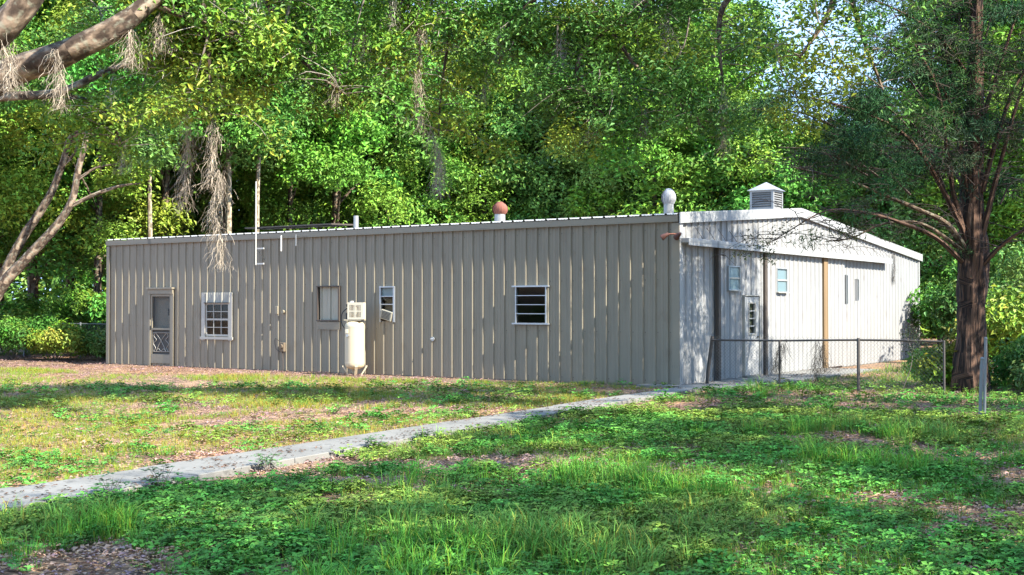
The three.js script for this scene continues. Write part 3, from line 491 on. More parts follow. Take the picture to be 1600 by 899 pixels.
// ---------------------------------------------------------------- the woods behind and beside the shed
{
  const r1 = [[-60, -27.1, -0.4], [50, -27.8, -3.6], [150, -25.0, -4.3], [255, -24.6, -6.9], [350, -23.5, -8.9], [450, -22.6, -11.4], [540, -22.2, -13.7], [640, -21.6, -16.8], [740, -19.8, -20.9], [840, -18.0, -22.3], [930, -14.9, -22.2], [1020, -11.9, -21.8], [1110, -9.5, -22.2], [1200, -7.6, -23.3], [1290, -6.0, -25.6], [1380, -3.7, -25.9], [1470, -1.2, -25.2], [1560, 1.1, -24.3], [1650, 3.1, -24.4]];
  const r2 = [[0, -35.1, -7.1], [110, -33.5, -9.4], [210, -32.0, -11.6], [310, -30.5, -13.9], [410, -28.8, -16.2], [500, -28.1, -19.1], [595, -27.0, -22.2], [690, -25.8, -25.5], [790, -23.7, -28.1], [885, -20.6, -29.0], [975, -17.2, -28.8], [1065, -14.5, -29.5], [1155, -11.8, -30.1], [1250, -9.4, -31.7], [1340, -7.2, -33.2], [1430, -4.4, -32.7], [1520, -2.0, -33.1], [1610, 0.6, -32.4]];
  const rnd = RNG(77), LAB = ['leafy tree at the far left edge, behind the leaning oaks', 'leafy tree rising behind the left wire fence', 'leafy tree just behind the left corner of the shed', 'tree whose crown shows left of the long moss strands', 'tree whose crown shows right behind the long moss strands', 'tree whose crown rises to the right of the white mast', 'tree whose crown rises above the small roof pipe', 'tree whose crown shows behind the grey moss curtain', 'tree whose crown rises just left of the rusty turbine vent', 'tree whose crown rises right of the rusty turbine vent', 'broad tree behind the middle of the long roof, under drooping oak', 'bright tree behind the roof, left of the pale turbine vent', 'bright tree rising directly behind the pale turbine vent', 'lower tree behind the cupola', 'lower tree behind the gable peak, right of the cupola', 'lower tree behind the right slope of the gable', 'lower tree past the far corner of the gable', 'tree behind the cedar trunk', 'tree at the right edge behind the cedar'];
  r1.forEach(([px, x, z], i) => {
    const gap = px > 1120 && px < 1520, thin = px > 200 && px < 500;
    forestTree('woods_tree', LAB[i], x, z, { h: gap ? 8.2 + rnd() * 1.3 : 12.5 + rnd() * 3, R: 2.7 + rnd() * 0.7, base: px < 160 ? 0.22 : thin ? 0.52 : 0.24, r: 0.12 + rnd() * 0.08, tint: GREENS[i % 6], lobes: thin ? 20 : 26, per: 36, seed: 100 + i }, 'front row of the woods');
  });
  r2.forEach(([px, x, z], i) => {
    const gap = px > 1100 && px < 1500;
    forestTree('woods_tree', 'tree deeper in the woods, mostly hidden by the front row', x, z, { h: gap ? 9.0 + rnd() * 1.0 : 15 + rnd() * 3, R: 3.3 + rnd() * 0.7, base: 0.2, r: 0.16, tint: GREENS[(i + 2) % 6], lobes: 24, per: 26, seed: 200 + i, geo: G.farther[i % 2], lobeR: [1.0, 1.7] }, 'back row of the woods');
  });
  // two slim pale trunks that show above the roof
  for (const [x, z, r, lab] of [[-21.9, -7.6, 0.13, 'slim pale trunk rising behind the roof, left of its pair'], [-21.2, -8.4, 0.10, 'slim pale trunk rising behind the roof, right of its pair'], [-22.6, -4.6, 0.09, 'thin bare trunk behind the hanging moss above the roof']]) forestTree('slim_tree', lab, x, z, { h: 12.5, r, R: 1.6, base: 0.62, tint: GREENS[1], lobes: 9, per: 26, seed: 300 + Math.round(r * 100), bark: M.paleBark }, 'slim trunks behind the roof');
  // far wood as one mass
  const items = [], q = RNG(5);
  for (let i = 0; i < 3600; i++) {
    const t = q(), x = -62 + t * 74 + (q() - 0.5) * 8, z = -16 - t * 34 + (q() - 0.5) * 8 - 4, top = t > 0.60 && t < 0.88 ? 8 : 17, y = 0.3 + q() * top, tint = GREENS[Math.floor(q() * 6)], k = 0.8 + q() * 0.4;
    items.push([x, y, z, 1.5 + q() * 0.9, tint[0] * k, tint[1] * k, tint[2] * k]);
  }
  const far = leaves('distant_woods', items, G.farther[0], M.leaf, scene, 9); far.userData.label = 'far green mass of woods beyond the trees'; far.userData.category = 'woods';
  // understory shrubs
  const sh = [[-23.4, 0.2, 1.5, 'rounded bright shrub at the left edge by the wire fence'], [-22.0, -0.4, 1.25, 'rounded shrub just left of the shed corner'], [-25.2, 1.4, 1.5, 'leafy shrub at the far left under the leaning oaks'], [-20.9, -1.4, 0.8, 'small shrub tucked beside the shed corner'], [-26.8, -1.8, 2.2, 'tall dense shrub behind the left wire fence'], [-23.9, -3.0, 2.4, 'tall dense shrub behind the left corner of the shed'], [-21.7, -3.6, 2.0, 'dark shrub close behind the shed corner'],
    [4.95, -2.4, 0.8, 'glossy bush at the left foot of the cedar'], [6.5, -3.3, 1.15, 'dense bush behind the right side of the cedar'], [7.2, -2.0, 0.9, 'low bush at the right foot of the cedar'], [4.5, -11.0, 1.8, 'bright leafy shrub beyond the right end of the gable'], [0.2, -21.6, 3.4, 'bright bush beside the far corner of the gable'], [1.7, -17.0, 2.5, 'bright bush left of the cedar trunk, past the gable'], [5.2, -8.0, 2.1, 'bright leafy shrub far behind the cedar trunk'], [2.4, -20.5, 2.8, 'tall green shrub past the far gable corner'], [4.3, -14.5, 3.0, 'tall green shrub at the right edge behind the cedar']];
  sh.forEach(([x, z, h, lab], i) => {
    const t = thing('shrub', lab, 'shrub', [x, 0, z], 0, x < 0 ? 'shrubs by the left fence' : 'bushes around the cedar'), it = [], w = RNG(400 + i), T = [], tint = GREENS[(i + 1) % 6], big = h > 1.7 ? 1.5 : 1;
    for (let k = 0; k < 9; k++) { const a = k * 2.4, d = h * 0.55 * Math.sqrt((k + 0.5) / 9), y = h * (0.3 + 0.5 * (1 - d / h) * w() + 0.1); T.push(tube([[0, -0.08, 0, 0.02], [Math.cos(a) * d * 0.5, y * 0.5, Math.sin(a) * d * 0.5, 0.012], [Math.cos(a) * d, y, Math.sin(a) * d, 0.005]], 4, 2)); { const ka = 0.6 + w() * 0.5; for (let j = 0; j < 3; j++) lobe(it, V(Math.cos(a) * d + (w() - 0.5) * h * 0.5, y + (w() - 0.35) * h * 0.4, Math.sin(a) * d + (w() - 0.5) * h * 0.5), h * (0.10 + 0.14 * w()), 9, tint.map((v) => v * ka * (0.8 + w() * 0.4)), w, 0.7 * big, 1.25 * big); } }
    for (const e of it) e[1] = Math.max(0.1, e[1]);
    part('stem', merge(T), M.twig, t); leaves('foliage', it, G.shrub[0], M.leaf, t, 30 + i);
  });
}
// two leaning oaks at the left edge of the woods
{
  const crownOf = (t, lobes, seed, tint, n = 40) => { const it = [], rnd = RNG(seed); for (const [x, y, z, R] of lobes) lobe(it, V(x, y, z), R, n, tint.map((v) => v * (0.75 + rnd() * 0.5)), rnd, 0.7, 1.1); leaves('crown', it, G.far[0], M.leaf, t, seed); };
  const a = thing('leaning_oak', 'oak with pale bare trunk leaning right, farther of the two at left edge', 'tree', [-24.02, 0, 1.07]);
  const rel = (pts, o) => pts.map((p) => [p[0] - o[0], p[1], p[2] - o[1], p[3] * 0.72]);
  const A = (p) => rel(p, [-24.02, 1.07]);
  part('trunk', merge([tube(A([[-24.1, -0.2, 1.15, 0.31], [-23.5, 1.9, 0.76, 0.25], [-22.82, 3.72, 0.33, 0.2], [-22.05, 5.13, -0.16, 0.18], [-21.71, 6.1, -0.38, 0.15], [-21.4, 7.11, -0.57, 0.13], [-20.78, 7.31, -0.98, 0.08], [-20.36, 7.58, -1.51, 0.04]]), 10, 4, 0.12, 3), tube(A([[-21.71, 6.1, -0.38, 0.08], [-21.49, 6.67, -0.76, 0.06], [-21.45, 8.41, -1.01, 0.03]]), 7, 3)]), M.oakBark, a);
  crownOf(a, [[2.6, 8.6, -1.6, 1.3], [3.6, 8.2, -2.4, 1.1], [4.2, 7.3, -2.8, 0.9], [1.6, 9.6, -0.6, 1.4], [0.2, 9.0, 0.2, 1.3], [-1.2, 8.2, 0.6, 1.2], [3.2, 9.9, -2.0, 1.2], [5.0, 8.8, -3.2, 1.0]], 61, GREENS[3]);
  const b = thing('leaning_oak', 'forked oak leaning right over the shed corner, nearer of the two at left', 'tree', [-22.49, 0, 2.46]);
  const B = (p) => rel(p, [-22.49, 2.46]);
  part('trunk', tube(B([[-22.6, -0.2, 2.55, 0.33], [-21.52, 2.28, 1.84, 0.25], [-20.88, 3.14, 1.42, 0.22], [-20.08, 4.19, 0.9, 0.19], [-19.73, 4.92, 0.67, 0.16], [-19.56, 5.87, 0.58, 0.13], [-19.34, 6.87, 0.45, 0.1], [-19.67, 8.49, 0.1, 0.06]]), 10, 4, 0.12, 4), M.oakBark, b);
  part('limb', tube(B([[-19.76, 4.73, 0.69, 0.1], [-19.12, 5.09, 0.27, 0.08], [-18.49, 5.34, -0.16, 0.06], [-18.04, 5.4, -0.46, 0.03]]), 8, 4, 0.1, 5), M.oakBark, b);
  part('limb', tube(B([[-19.56, 5.53, 0.58, 0.07], [-19.12, 5.87, 0.28, 0.05], [-18.48, 6.01, -0.15, 0.02]]), 7, 4, 0.1, 6), M.oakBark, b);
  crownOf(b, [[2.8, 9.3, -2.4, 1.2], [3.8, 8.6, -2.0, 1.1], [4.6, 6.4, -3.1, 0.6], [1.6, 8.6, -1.6, 1.1], [3.4, 10.2, -2.8, 1.2], [4.9, 7.6, -3.3, 0.8], [5.2, 9.0, -3.6, 1.0], [0.4, 8.2, -0.6, 1.0]], 62, GREENS[1]);
}

// ---------------------------------------------------------------- overhanging oaks, near
// a drooping sprig: a crooked twig from the limb above down to the point, side twigs and leaves along it
function sprig(tw, items, p, rnd, tint, n, drop = 1.1, R = 0.42) {
  const a = rnd() * 6.283, q = [[p[0] + Math.cos(a) * 0.4, p[1] + drop, p[2] + Math.sin(a) * 0.4, 0.018], [p[0] + Math.cos(a) * 0.3, p[1] + drop * 0.55, p[2] + Math.sin(a) * 0.3, 0.013], [p[0] + (rnd() - 0.5) * 0.2, p[1] + drop * 0.2, p[2] + (rnd() - 0.5) * 0.2, 0.009], [p[0], p[1] - 0.2, p[2], 0.004]];
  tw.push(tube(q, 5, 3)); twigs(tw, rnd, q, 7, 0.5, 0.005);
  const k = 0.7 + rnd() * 0.6, y = 0.85 + rnd() * 0.4; lobe(items, V(p[0], p[1], p[2]), R, n, [tint[0] * k * y, tint[1] * k, tint[2] * k], rnd, 0.7, 1.15);
}
function twigs(list, rnd, from, n, len, r = 0.008, fan = 1) {   // thin side twigs off a branch path
  const tips = [];
  for (let i = 0; i < n; i++) {
    const t = 0.25 + 0.75 * rnd(), f = t * (from.length - 1), k = Math.min(from.length - 2, Math.floor(f)), u = f - k, p = [0, 1, 2].map((j) => from[k][j] + (from[k + 1][j] - from[k][j]) * u), a = rnd() * 6.283, l = len * (0.5 + rnd()), dy = (rnd() - 0.55) * l * 0.9;
    const m = [p[0] + Math.cos(a) * l * 0.5 * fan, p[1] + dy * 0.3 + 0.08 * l, p[2] + Math.sin(a) * l * 0.5 * fan], e = [p[0] + Math.cos(a + 0.3) * l * fan, p[1] + dy, p[2] + Math.sin(a + 0.3) * l * fan];
    list.push(tube([[...p, r * 1.5], [...m, r], [...e, r * 0.5]], 4, 2)); tips.push(m, e);
  }
  return tips;
}
const oakLimbs = {
  L1: [[-6.38, 3.04, 15.76, 0.4], [-4.91, 3.92, 14.79, 0.3], [-3.89, 4.6, 14.11, 0.25], [-3.45, 4.89, 13.81, 0.22], [-2.64, 5.24, 13.28, 0.195], [-2.07, 5.7, 12.77, 0.17], [-1.78, 6.19, 12.35, 0.15], [-1.4, 7.02, 11.26, 0.12], [-0.86, 7.84, 9.95, 0.08], [-0.33, 8.27, 8.75, 0.05]],
  L2: [[-6.5, 3.4, 15.4, 0.2], [-7.0, 4.3, 14.2, 0.14], [-6.77, 4.71, 13.28, 0.11], [-5.7, 5.02, 12.32, 0.085], [-5.04, 5.11, 11.75, 0.08], [-4.87, 5.46, 11.16, 0.07], [-4.8, 5.75, 10.52, 0.05], [-4.71, 5.79, 9.86, 0.03]],
  L3: [[-6.2, 2.9, 15.9, 0.4], [-5.0, 3.5, 15.8, 0.34], [-3.09, 4.29, 15.38, 0.3], [-1.64, 5.07, 15.01, 0.25], [-1.25, 5.68, 14.76, 0.22], [-0.92, 6.55, 14.19, 0.16], [-0.47, 7.51, 13.05, 0.1]],
};
const oakBranches = [
  [[-5.08, 5.12, 11.66, 0.05], [-4.87, 4.98, 11.16, 0.045], [-4.88, 4.66, 10.8, 0.035], [-4.92, 4.31, 10.58, 0.015]],
  [[-1.78, 6.19, 12.35, 0.07], [-2.26, 5.95, 11.58, 0.045], [-2.67, 5.51, 11.13, 0.03], [-2.81, 5.01, 10.97, 0.015]],
  [[-1.71, 6.5, 11.95, 0.06], [-1.72, 5.95, 11.7, 0.04], [-1.83, 5.16, 11.52, 0.03], [-1.81, 4.42, 11.49, 0.014]],
  [[-0.86, 7.84, 9.95, 0.07], [-0.99, 7.41, 8.58, 0.05], [-1.03, 6.72, 7.87, 0.035], [-1.15, 6.17, 7.46, 0.02], [-1.33, 5.55, 7.33, 0.012]],
  [[-1.4, 7.02, 11.26, 0.07], [-1.61, 6.53, 10.67, 0.05], [-1.66, 5.85, 10.21, 0.035], [-1.45, 5.33, 9.58, 0.022], [-1.22, 5.06, 9.17, 0.012]],
  [[-0.33, 8.27, 8.75, 0.06], [-0.74, 7.58, 7.2, 0.04], [-1.23, 6.45, 6.55, 0.03], [-1.47, 5.47, 6.45, 0.022], [-1.5, 4.73, 6.46, 0.012]],
  [[-1.92, 5.99, 12.56, 0.05], [-1.79, 5.86, 12.23, 0.035], [-1.64, 5.77, 11.65, 0.025], [-1.41, 5.58, 11.0, 0.012]],
];
const oak2Limbs = [
  [[13.2, -0.2, 1.4, 0.45], [12.8, 2.2, 1.5, 0.38], [12.0, 5.0, 1.8, 0.34], [10.24, 7.42, 2.2, 0.28], [7.8, 8.01, 3.86, 0.22], [6.05, 7.74, 4.55, 0.16], [4.23, 7.25, 5.29, 0.11], [2.86, 6.89, 5.97, 0.08], [1.9, 6.31, 6.37, 0.055], [1.41, 5.6, 6.56, 0.035], [1.79, 4.78, 6.17, 0.018]],
];
const oak2Branches = [
  [[4.23, 7.25, 5.29, 0.08], [3.54, 6.58, 5.5, 0.05], [3.49, 5.85, 5.52, 0.035], [3.53, 5.34, 5.49, 0.02]],
  [[6.05, 7.74, 4.55, 0.1], [5.58, 6.77, 5.58, 0.06], [5.47, 6.0, 6.12, 0.04], [5.22, 5.39, 6.52, 0.02]],
  [[2.86, 6.89, 5.97, 0.06], [1.32, 7.12, 6.41, 0.045], [0.27, 6.56, 6.75, 0.03], [-0.03, 5.84, 6.7, 0.015]],
  [[1.9, 6.31, 6.37, 0.045], [2.42, 5.54, 6.24, 0.03], [3.02, 4.99, 6.07, 0.02], [3.4, 4.57, 5.92, 0.01]],
  [[5.58, 6.77, 5.58, 0.05], [5.87, 5.76, 5.6, 0.035], [6.14, 4.97, 5.53, 0.015]],
];
{
  const o = thing('live_oak', 'near live oak with thick lichened limb reaching in at top left', 'tree', [-6.6, 0, 15.9]);
  const R = (pts) => pts.map((p) => [p[0] + 6.6, p[1], p[2] - 15.9, p[3]]), rnd = RNG(501), items = [], tw = [], dead = [];
  part('trunk', tube(R([[-6.9, -0.2, 16.1, 0.75], [-6.7, 0.8, 16.0, 0.6], [-6.6, 2.0, 15.95, 0.55], [-6.4, 3.2, 15.8, 0.45]]), 16, 4, 0.12, 7), M.oakBark, o);
  for (const k of ['L1', 'L2', 'L3']) part('limb', tube(R(oakLimbs[k]).map((p) => [p[0], p[1], p[2], p[3] * (k === 'L3' ? 0.72 : 0.88)]), 14, 5, 0.2, k.charCodeAt(1)), M.oakBark, o);
  oakBranches.forEach((b, i) => {
    part('branch', tube(R(b), 7, 4, 0.1, 60 + i), M.woodBark, o);
    const tips = twigs(tw, rnd, R(b), 16, 0.8); twigs(dead, rnd, R(b), 16, 0.7, 0.006);
    for (const t of tips) if (rnd() < 0.8) lobe(items, V(...t), 0.28, 3, GREENS[i % 3], rnd, 0.7, 1.15);
  });
  for (const [x, y, z] of [[-2.42,5.54,11.92],[-2.02,5.93,11.06],[-1.83,5.45,10.32],[-1.34,6.04,9.99],[-1.34,6.37,8.8],[-1.33,5.8,8.17],[-0.86,6.61,6.67],[-0.79,6.04,6.0],[-1.7,5.13,9.02],[-2.24,5.16,10.59],[-4.86,6.27,11.17],[-1.93,6.46,9.8],[-0.62,6.7,7.71]]) { sprig(tw, items, [x + 6.6, y, z - 15.9], rnd, GREENS[Math.floor(rnd() * 3)], 24); if (rnd() < 0.9) twigs(dead, rnd, [[x + 6.6, y + 0.6, z - 15.9, 0.01], [x + 6.7, y, z - 15.9, 0.008], [x + 6.6, y - 0.5, z - 15.8, 0.004]], 12, 0.5, 0.005); }
  // upper crown, above the frame: shades the yard and closes the top of the view
  for (const [x, y, z, r] of [[-1.0, 8.6, 10.8, 1.2], [0.3, 9.0, 8.9, 1.3], [-2.2, 8.2, 12.0, 1.0], [1.4, 9.6, 7.6, 1.2], [-3.4, 8.4, 13.2, 1.3], [-0.2, 9.9, 12.4, 1.3], [-5.2, 8.6, 14.2, 1.5], [-4.6, 9.8, 11.6, 1.3], [-7.6, 8.4, 15.0, 1.6], [-1.0, 7.5, 7.2, 0.8], [-0.3, 7.4, 9.6, 0.8], [-1.2, 6.9, 10.4, 0.6], [-1.6, 6.4, 11.6, 0.5], [-2.4, 6.3, 11.9, 0.45]]) { lobe(items, V(x + 6.6, y, z - 15.9), r, Math.round(60 * r * r), GREENS[Math.floor(rnd() * 4)], rnd, 0.8, 1.3); tw.push(tube([[x + 6.4, y - 1.4, z - 15.7, 0.004], [x + 6.55, y - 0.6, z - 15.85, 0.03], [x + 6.6, y, z - 15.9, 0.012]], 5, 2)); }
  part('twig', merge(tw), M.twig, o); part('dead_twig', merge(dead), M.deadTwig, o, 'bare pale twigs'); leaves('crown', items, G.oak[0], M.leaf, o, 502);
  const p = thing('overhanging_oak', 'near oak whose dark drooping branches hang in at the top right', 'tree', [13.2, 0, 1.4]);
  const Q = (pts) => pts.map((k) => [k[0] - 13.2, k[1], k[2] - 1.4, k[3]]), it2 = [], tw2 = [];
  part('trunk', tube(Q(oak2Limbs[0]), 14, 4, 0.1, 9), M.oakBark, p);
  oak2Branches.forEach((b, i) => {
    part('branch', tube(Q(b), 7, 4, 0.1, 70 + i), M.woodBark, p);
    const tips = twigs(tw2, rnd, Q(b), 18, 0.85); for (const t of tips) if (rnd() < (i < 2 || i === 4 ? 0.28 : 0.85)) lobe(it2, V(...t), 0.28, 3, (i === 1 ? GREENS[2] : GREENS[3]), rnd, 0.7, 1.15);
  });
  { const tips = twigs(tw2, rnd, Q(oak2Limbs[0].slice(6)), 40, 0.95); for (const t of tips) if (t[0] < -10.2) lobe(it2, V(...t), 0.3, 3, GREENS[3], rnd, 0.7, 1.15); }
  for (const [x, y, z] of [[0.42,6.28,6.4],[1.04,5.22,6.57],[1.67,6.02,6.39],[2.42,6.06,6.25],[2.76,5.34,6.01],[1.35,4.51,6.46],[1.91,4.14,6.08],[5.51,5.35,5.96],[0.07,6.71,6.65],[2.32,4.75,6.05],[2.93,5.65,5.89],[5.07,4.7,6.13],[1.85,6.65,6.28],[2.86,6.63,5.96],[1.08,6.51,6.44]]) sprig(tw2, it2, [x - 13.2, y, z - 1.4], rnd, x > 4 ? GREENS[2] : GREENS[Math.floor(rnd() * 4)], 21);
  for (const [x, y, z, r] of [[8.4, 9.4, 3.2, 1.4], [6.4, 9.0, 4.6, 1.2], [4.6, 8.6, 5.6, 1.1], [2.8, 8.2, 6.4, 1.0], [10.6, 9.8, 2.6, 1.6], [12.6, 10.4, 1.4, 1.7], [9.8, 10.8, 4.8, 1.3], [14.4, 9.4, 3.0, 1.6], [7.6, 8.6, 6.6, 1.2]]) { lobe(it2, V(x - 13.2, y, z - 1.4), r, Math.round(52 * r * r), GREENS[Math.floor(rnd() * 4)], rnd, 0.8, 1.3); tw2.push(tube([[x - 13.0, y - 1.6, z - 1.5, 0.004], [x - 13.2, y - 0.6, z - 1.4, 0.035], [x - 13.2, y, z - 1.4, 0.012]], 5, 2)); }
  part('twig', merge(tw2), M.twig, p); leaves('crown', it2, G.oak[1], M.leaf, p, 503);
}
// trees standing to the right of the view: they shade the yard
{
  const T = [[12.6, -3.0, 11.5, 2.3], [16.5, 9.5, 13, 2.6], [19.5, 14.5, 14.5, 3.0], [16.8, 17.2, 12, 2.6], [14.6, 20.0, 9.5, 2.2], [20.5, 5.0, 16, 2.8], [17.5, 22.0, 12.5, 2.8], [25, 10.5, 18, 3.0]];
  T.forEach(([x, z, h, R], i) => forestTree('yard_tree', 'tall yard tree standing right of the view, shading the lawn', x, z, { h, R, base: 0.42, r: 0.24, tint: GREENS[i % 4], lobes: 22, per: 8, lobeR: [0.45, 0.85], seed: 600 + i }, 'yard trees right of the view'));
}

// ---------------------------------------------------------------- red cedar at right
{
  const t = thing('red_cedar', 'big shaggy barked cedar with bare spreading branches at right', 'tree', [5.55, 0, -2.13]);
  const R = (pts) => pts.map((p) => [p[0] - 5.55, p[1], p[2] + 2.13, p[3]]), rnd = RNG(701);
  part('trunk', tube(R([[5.55, -0.2, -2.13, 0.56], [5.53, 0.16, -2.11, 0.44], [5.52, 0.94, -2.09, 0.35], [5.54, 1.84, -2.09, 0.32], [5.57, 2.75, -2.09, 0.33], [5.58, 3.4, -2.09, 0.29], [5.59, 4.31, -2.08, 0.24], [5.63, 5.61, -2.08, 0.2], [5.66, 6.91, -2.08, 0.17], [5.69, 8.46, -2.07, 0.13], [5.74, 10.2, -2.07, 0.07], [5.79, 11.3, -2.07, 0.02]]).map((p) => [p[0], p[1], p[2], p[3] * 0.86]), 20, 6, 0.22, 11), M.cedarBark, t);
  const B = [
    [[5.47, 2.88, -1.9, 0.1], [5.25, 3.37, -1.39, 0.075], [4.84, 3.66, -0.62, 0.055], [4.35, 3.94, 0.2, 0.04], [3.77, 4.21, 1.08, 0.025], [3.28, 4.33, 1.78, 0.012]],
    [[5.49, 3.14, -1.91, 0.09], [5.13, 4.15, -1.41, 0.07], [4.87, 4.77, -0.98, 0.055], [4.51, 5.25, -0.49, 0.04], [3.88, 5.58, 0.3, 0.025], [3.23, 5.79, 0.99, 0.012]],
    [[5.51, 2.94, -1.93, 0.09], [5.31, 4.03, -1.65, 0.07], [5.22, 5.05, -1.45, 0.055], [5.12, 6.06, -1.25, 0.04], [4.81, 6.91, -0.78, 0.025], [4.46, 7.62, -0.29, 0.012]],
    [[5.52, 4.04, -1.92, 0.08], [5.38, 5.07, -1.8, 0.06], [5.19, 5.98, -1.66, 0.045], [4.8, 6.61, -1.26, 0.03], [4.19, 7.1, -0.72, 0.015]],
    [[5.7, 2.88, -2.06, 0.09], [5.97, 4.03, -2.1, 0.07], [6.2, 4.92, -2.12, 0.05], [6.44, 5.8, -2.14, 0.04], [6.78, 6.8, -2.24, 0.02]],
    [[5.77, 4.04, -2.08, 0.08], [6.04, 5.2, -2.25, 0.06], [6.37, 6.24, -2.45, 0.045], [6.92, 7.14, -2.8, 0.03], [7.46, 7.92, -3.16, 0.015]],
    [[5.43, 2.62, -1.88, 0.08], [5.18, 3.09, -0.74, 0.06], [4.74, 3.36, 0.29, 0.045], [4.33, 3.5, 1.29, 0.03], [3.98, 3.47, 2.01, 0.02], [3.55, 3.1, 2.65, 0.014], [3.25, 2.8, 3.1, 0.008]],
    [[5.53, 4.96, -2.03, 0.07], [5.22, 6.29, -2.04, 0.05], [4.96, 7.38, -2.08, 0.035], [4.7, 8.36, -2.13, 0.02]],
    [[5.7, 5.35, -2.13, 0.07], [5.99, 6.55, -2.55, 0.05], [6.28, 7.78, -2.96, 0.035], [6.57, 8.89, -3.38, 0.02]],
    [[5.53, 3.28, -2.18, 0.07], [5.13, 4.4, -2.86, 0.05], [4.47, 5.04, -3.36, 0.04], [3.6, 5.25, -3.5, 0.025], [2.7, 5.4, -3.61, 0.012]],
    [[5.72, 2.49, -2.08, 0.07], [6.22, 2.99, -1.93, 0.05], [6.82, 3.35, -1.96, 0.035], [7.6, 3.58, -2.12, 0.02]],
    [[5.55, 6.39, -2.01, 0.06], [5.12, 7.12, -1.47, 0.045], [4.58, 7.57, -0.73, 0.03], [3.94, 7.87, 0.07, 0.015]],
    [[5.49, 2.81, -1.92, 0.06], [4.89, 3.36, -0.9, 0.045], [4.35, 3.34, -0.17, 0.03], [3.9, 3.05, 0.37, 0.018], [3.55, 2.97, 0.84, 0.01]],
    [[5.65, 7.68, -2.06, 0.06], [5.22, 8.69, -1.63, 0.045], [4.72, 9.31, -1.16, 0.025]],
    [[5.69, 7.81, -2.08, 0.06], [6.14, 8.75, -2.49, 0.045], [6.77, 9.43, -3.02, 0.025]],
  ];
  const items = [], tw = [], oak = [];
  B.forEach((b, i) => {
    part('branch', tube(R(b).map((p) => [p[0], p[1], p[2], p[3] * 0.75]), 8, 4, 0.12, 80 + i), i === 0 || i === 12 ? M.woodBark : M.cedarBark, t);
    const low = i === 6 || i === 12, tips = twigs(tw, rnd, R(b), low ? 20 : 30, low ? 0.8 : 1.0, 0.006); for (const e of tips) if (rnd() < 0.6) twigs(tw, rnd, [[...e, 0], [e[0] + (rnd() - 0.5) * 0.3, e[1] + (rnd() - 0.4) * 0.3, e[2] + (rnd() - 0.5) * 0.3, 0]], 3, 0.4, 0.004);
    for (const e of tips) if (rnd() < (low ? 0.08 : 0.10)) lobe(items, V(...e), 0.18, 2, [0.05, 0.105, 0.035].map((v) => v * (0.75 + rnd() * 0.5)), rnd, 0.8, 1.3);
  });
  for (const [x, y, z] of [[2.37,5.56,1.44],[2.73,4.82,1.19],[3.6,5.07,0.6],[4.01,4.44,0.32],[4.44,5.48,-0.32],[4.78,6.42,-0.89],[4.36,7.06,-0.6],[4.99,7.14,-1.5],[5.19,5.59,-1.67],[6.16,6.76,-2.3],[6.37,5.46,-2.46],[3.85,5.84,0.21],[4.87,4.64,-0.98],[3.29,4.69,0.81],[4.28,6.4,-0.43],[2.71,5.84,0.98],[6.02,7.71,-2.43],[5.26,7.84,-1.92],[6.47,4.3,-2.55]]) {
    const p = [x - 5.55, y, z + 2.13], b = [p[0] * 0.55, p[1] - 0.5, p[2] * 0.55], q = [[...b, 0.025], [(p[0] + b[0]) / 2, p[1] - 0.05, (p[2] + b[2]) / 2, 0.016], [...p, 0.006]];
    tw.push(tube(q, 6, 3)); const tips = twigs(tw, rnd, q, 13, 0.8, 0.006); for (const e of tips) if (rnd() < 0.38) lobe(items, V(...e), 0.18, 2, [0.04, 0.095, 0.035].map((v) => v * (0.7 + rnd() * 0.7)), rnd, 0.8, 1.4);
  }
  // a spray of broad leaves dangles at the end of the lowest left branch, dark against the white gable
  for (const [x, y, z] of [[3.25, 2.8, 3.1], [3.35, 3.0, 2.9], [3.1, 2.95, 3.2], [3.3, 2.55, 3.15], [3.5, 3.15, 2.7], [3.0, 2.7, 3.3]]) lobe(oak, V(x - 5.55, y, z + 2.13), 0.13, 2, [0.05, 0.075, 0.03], rnd, 0.45, 0.6);
  part('twig', merge(tw), M.cedarTwig, t);
  leaves('crown', items, G.cedar[0], M.needle, t, 702);
  leaves('leaf_spray', oak, G.oak[0], M.leaf, t, 703);
}

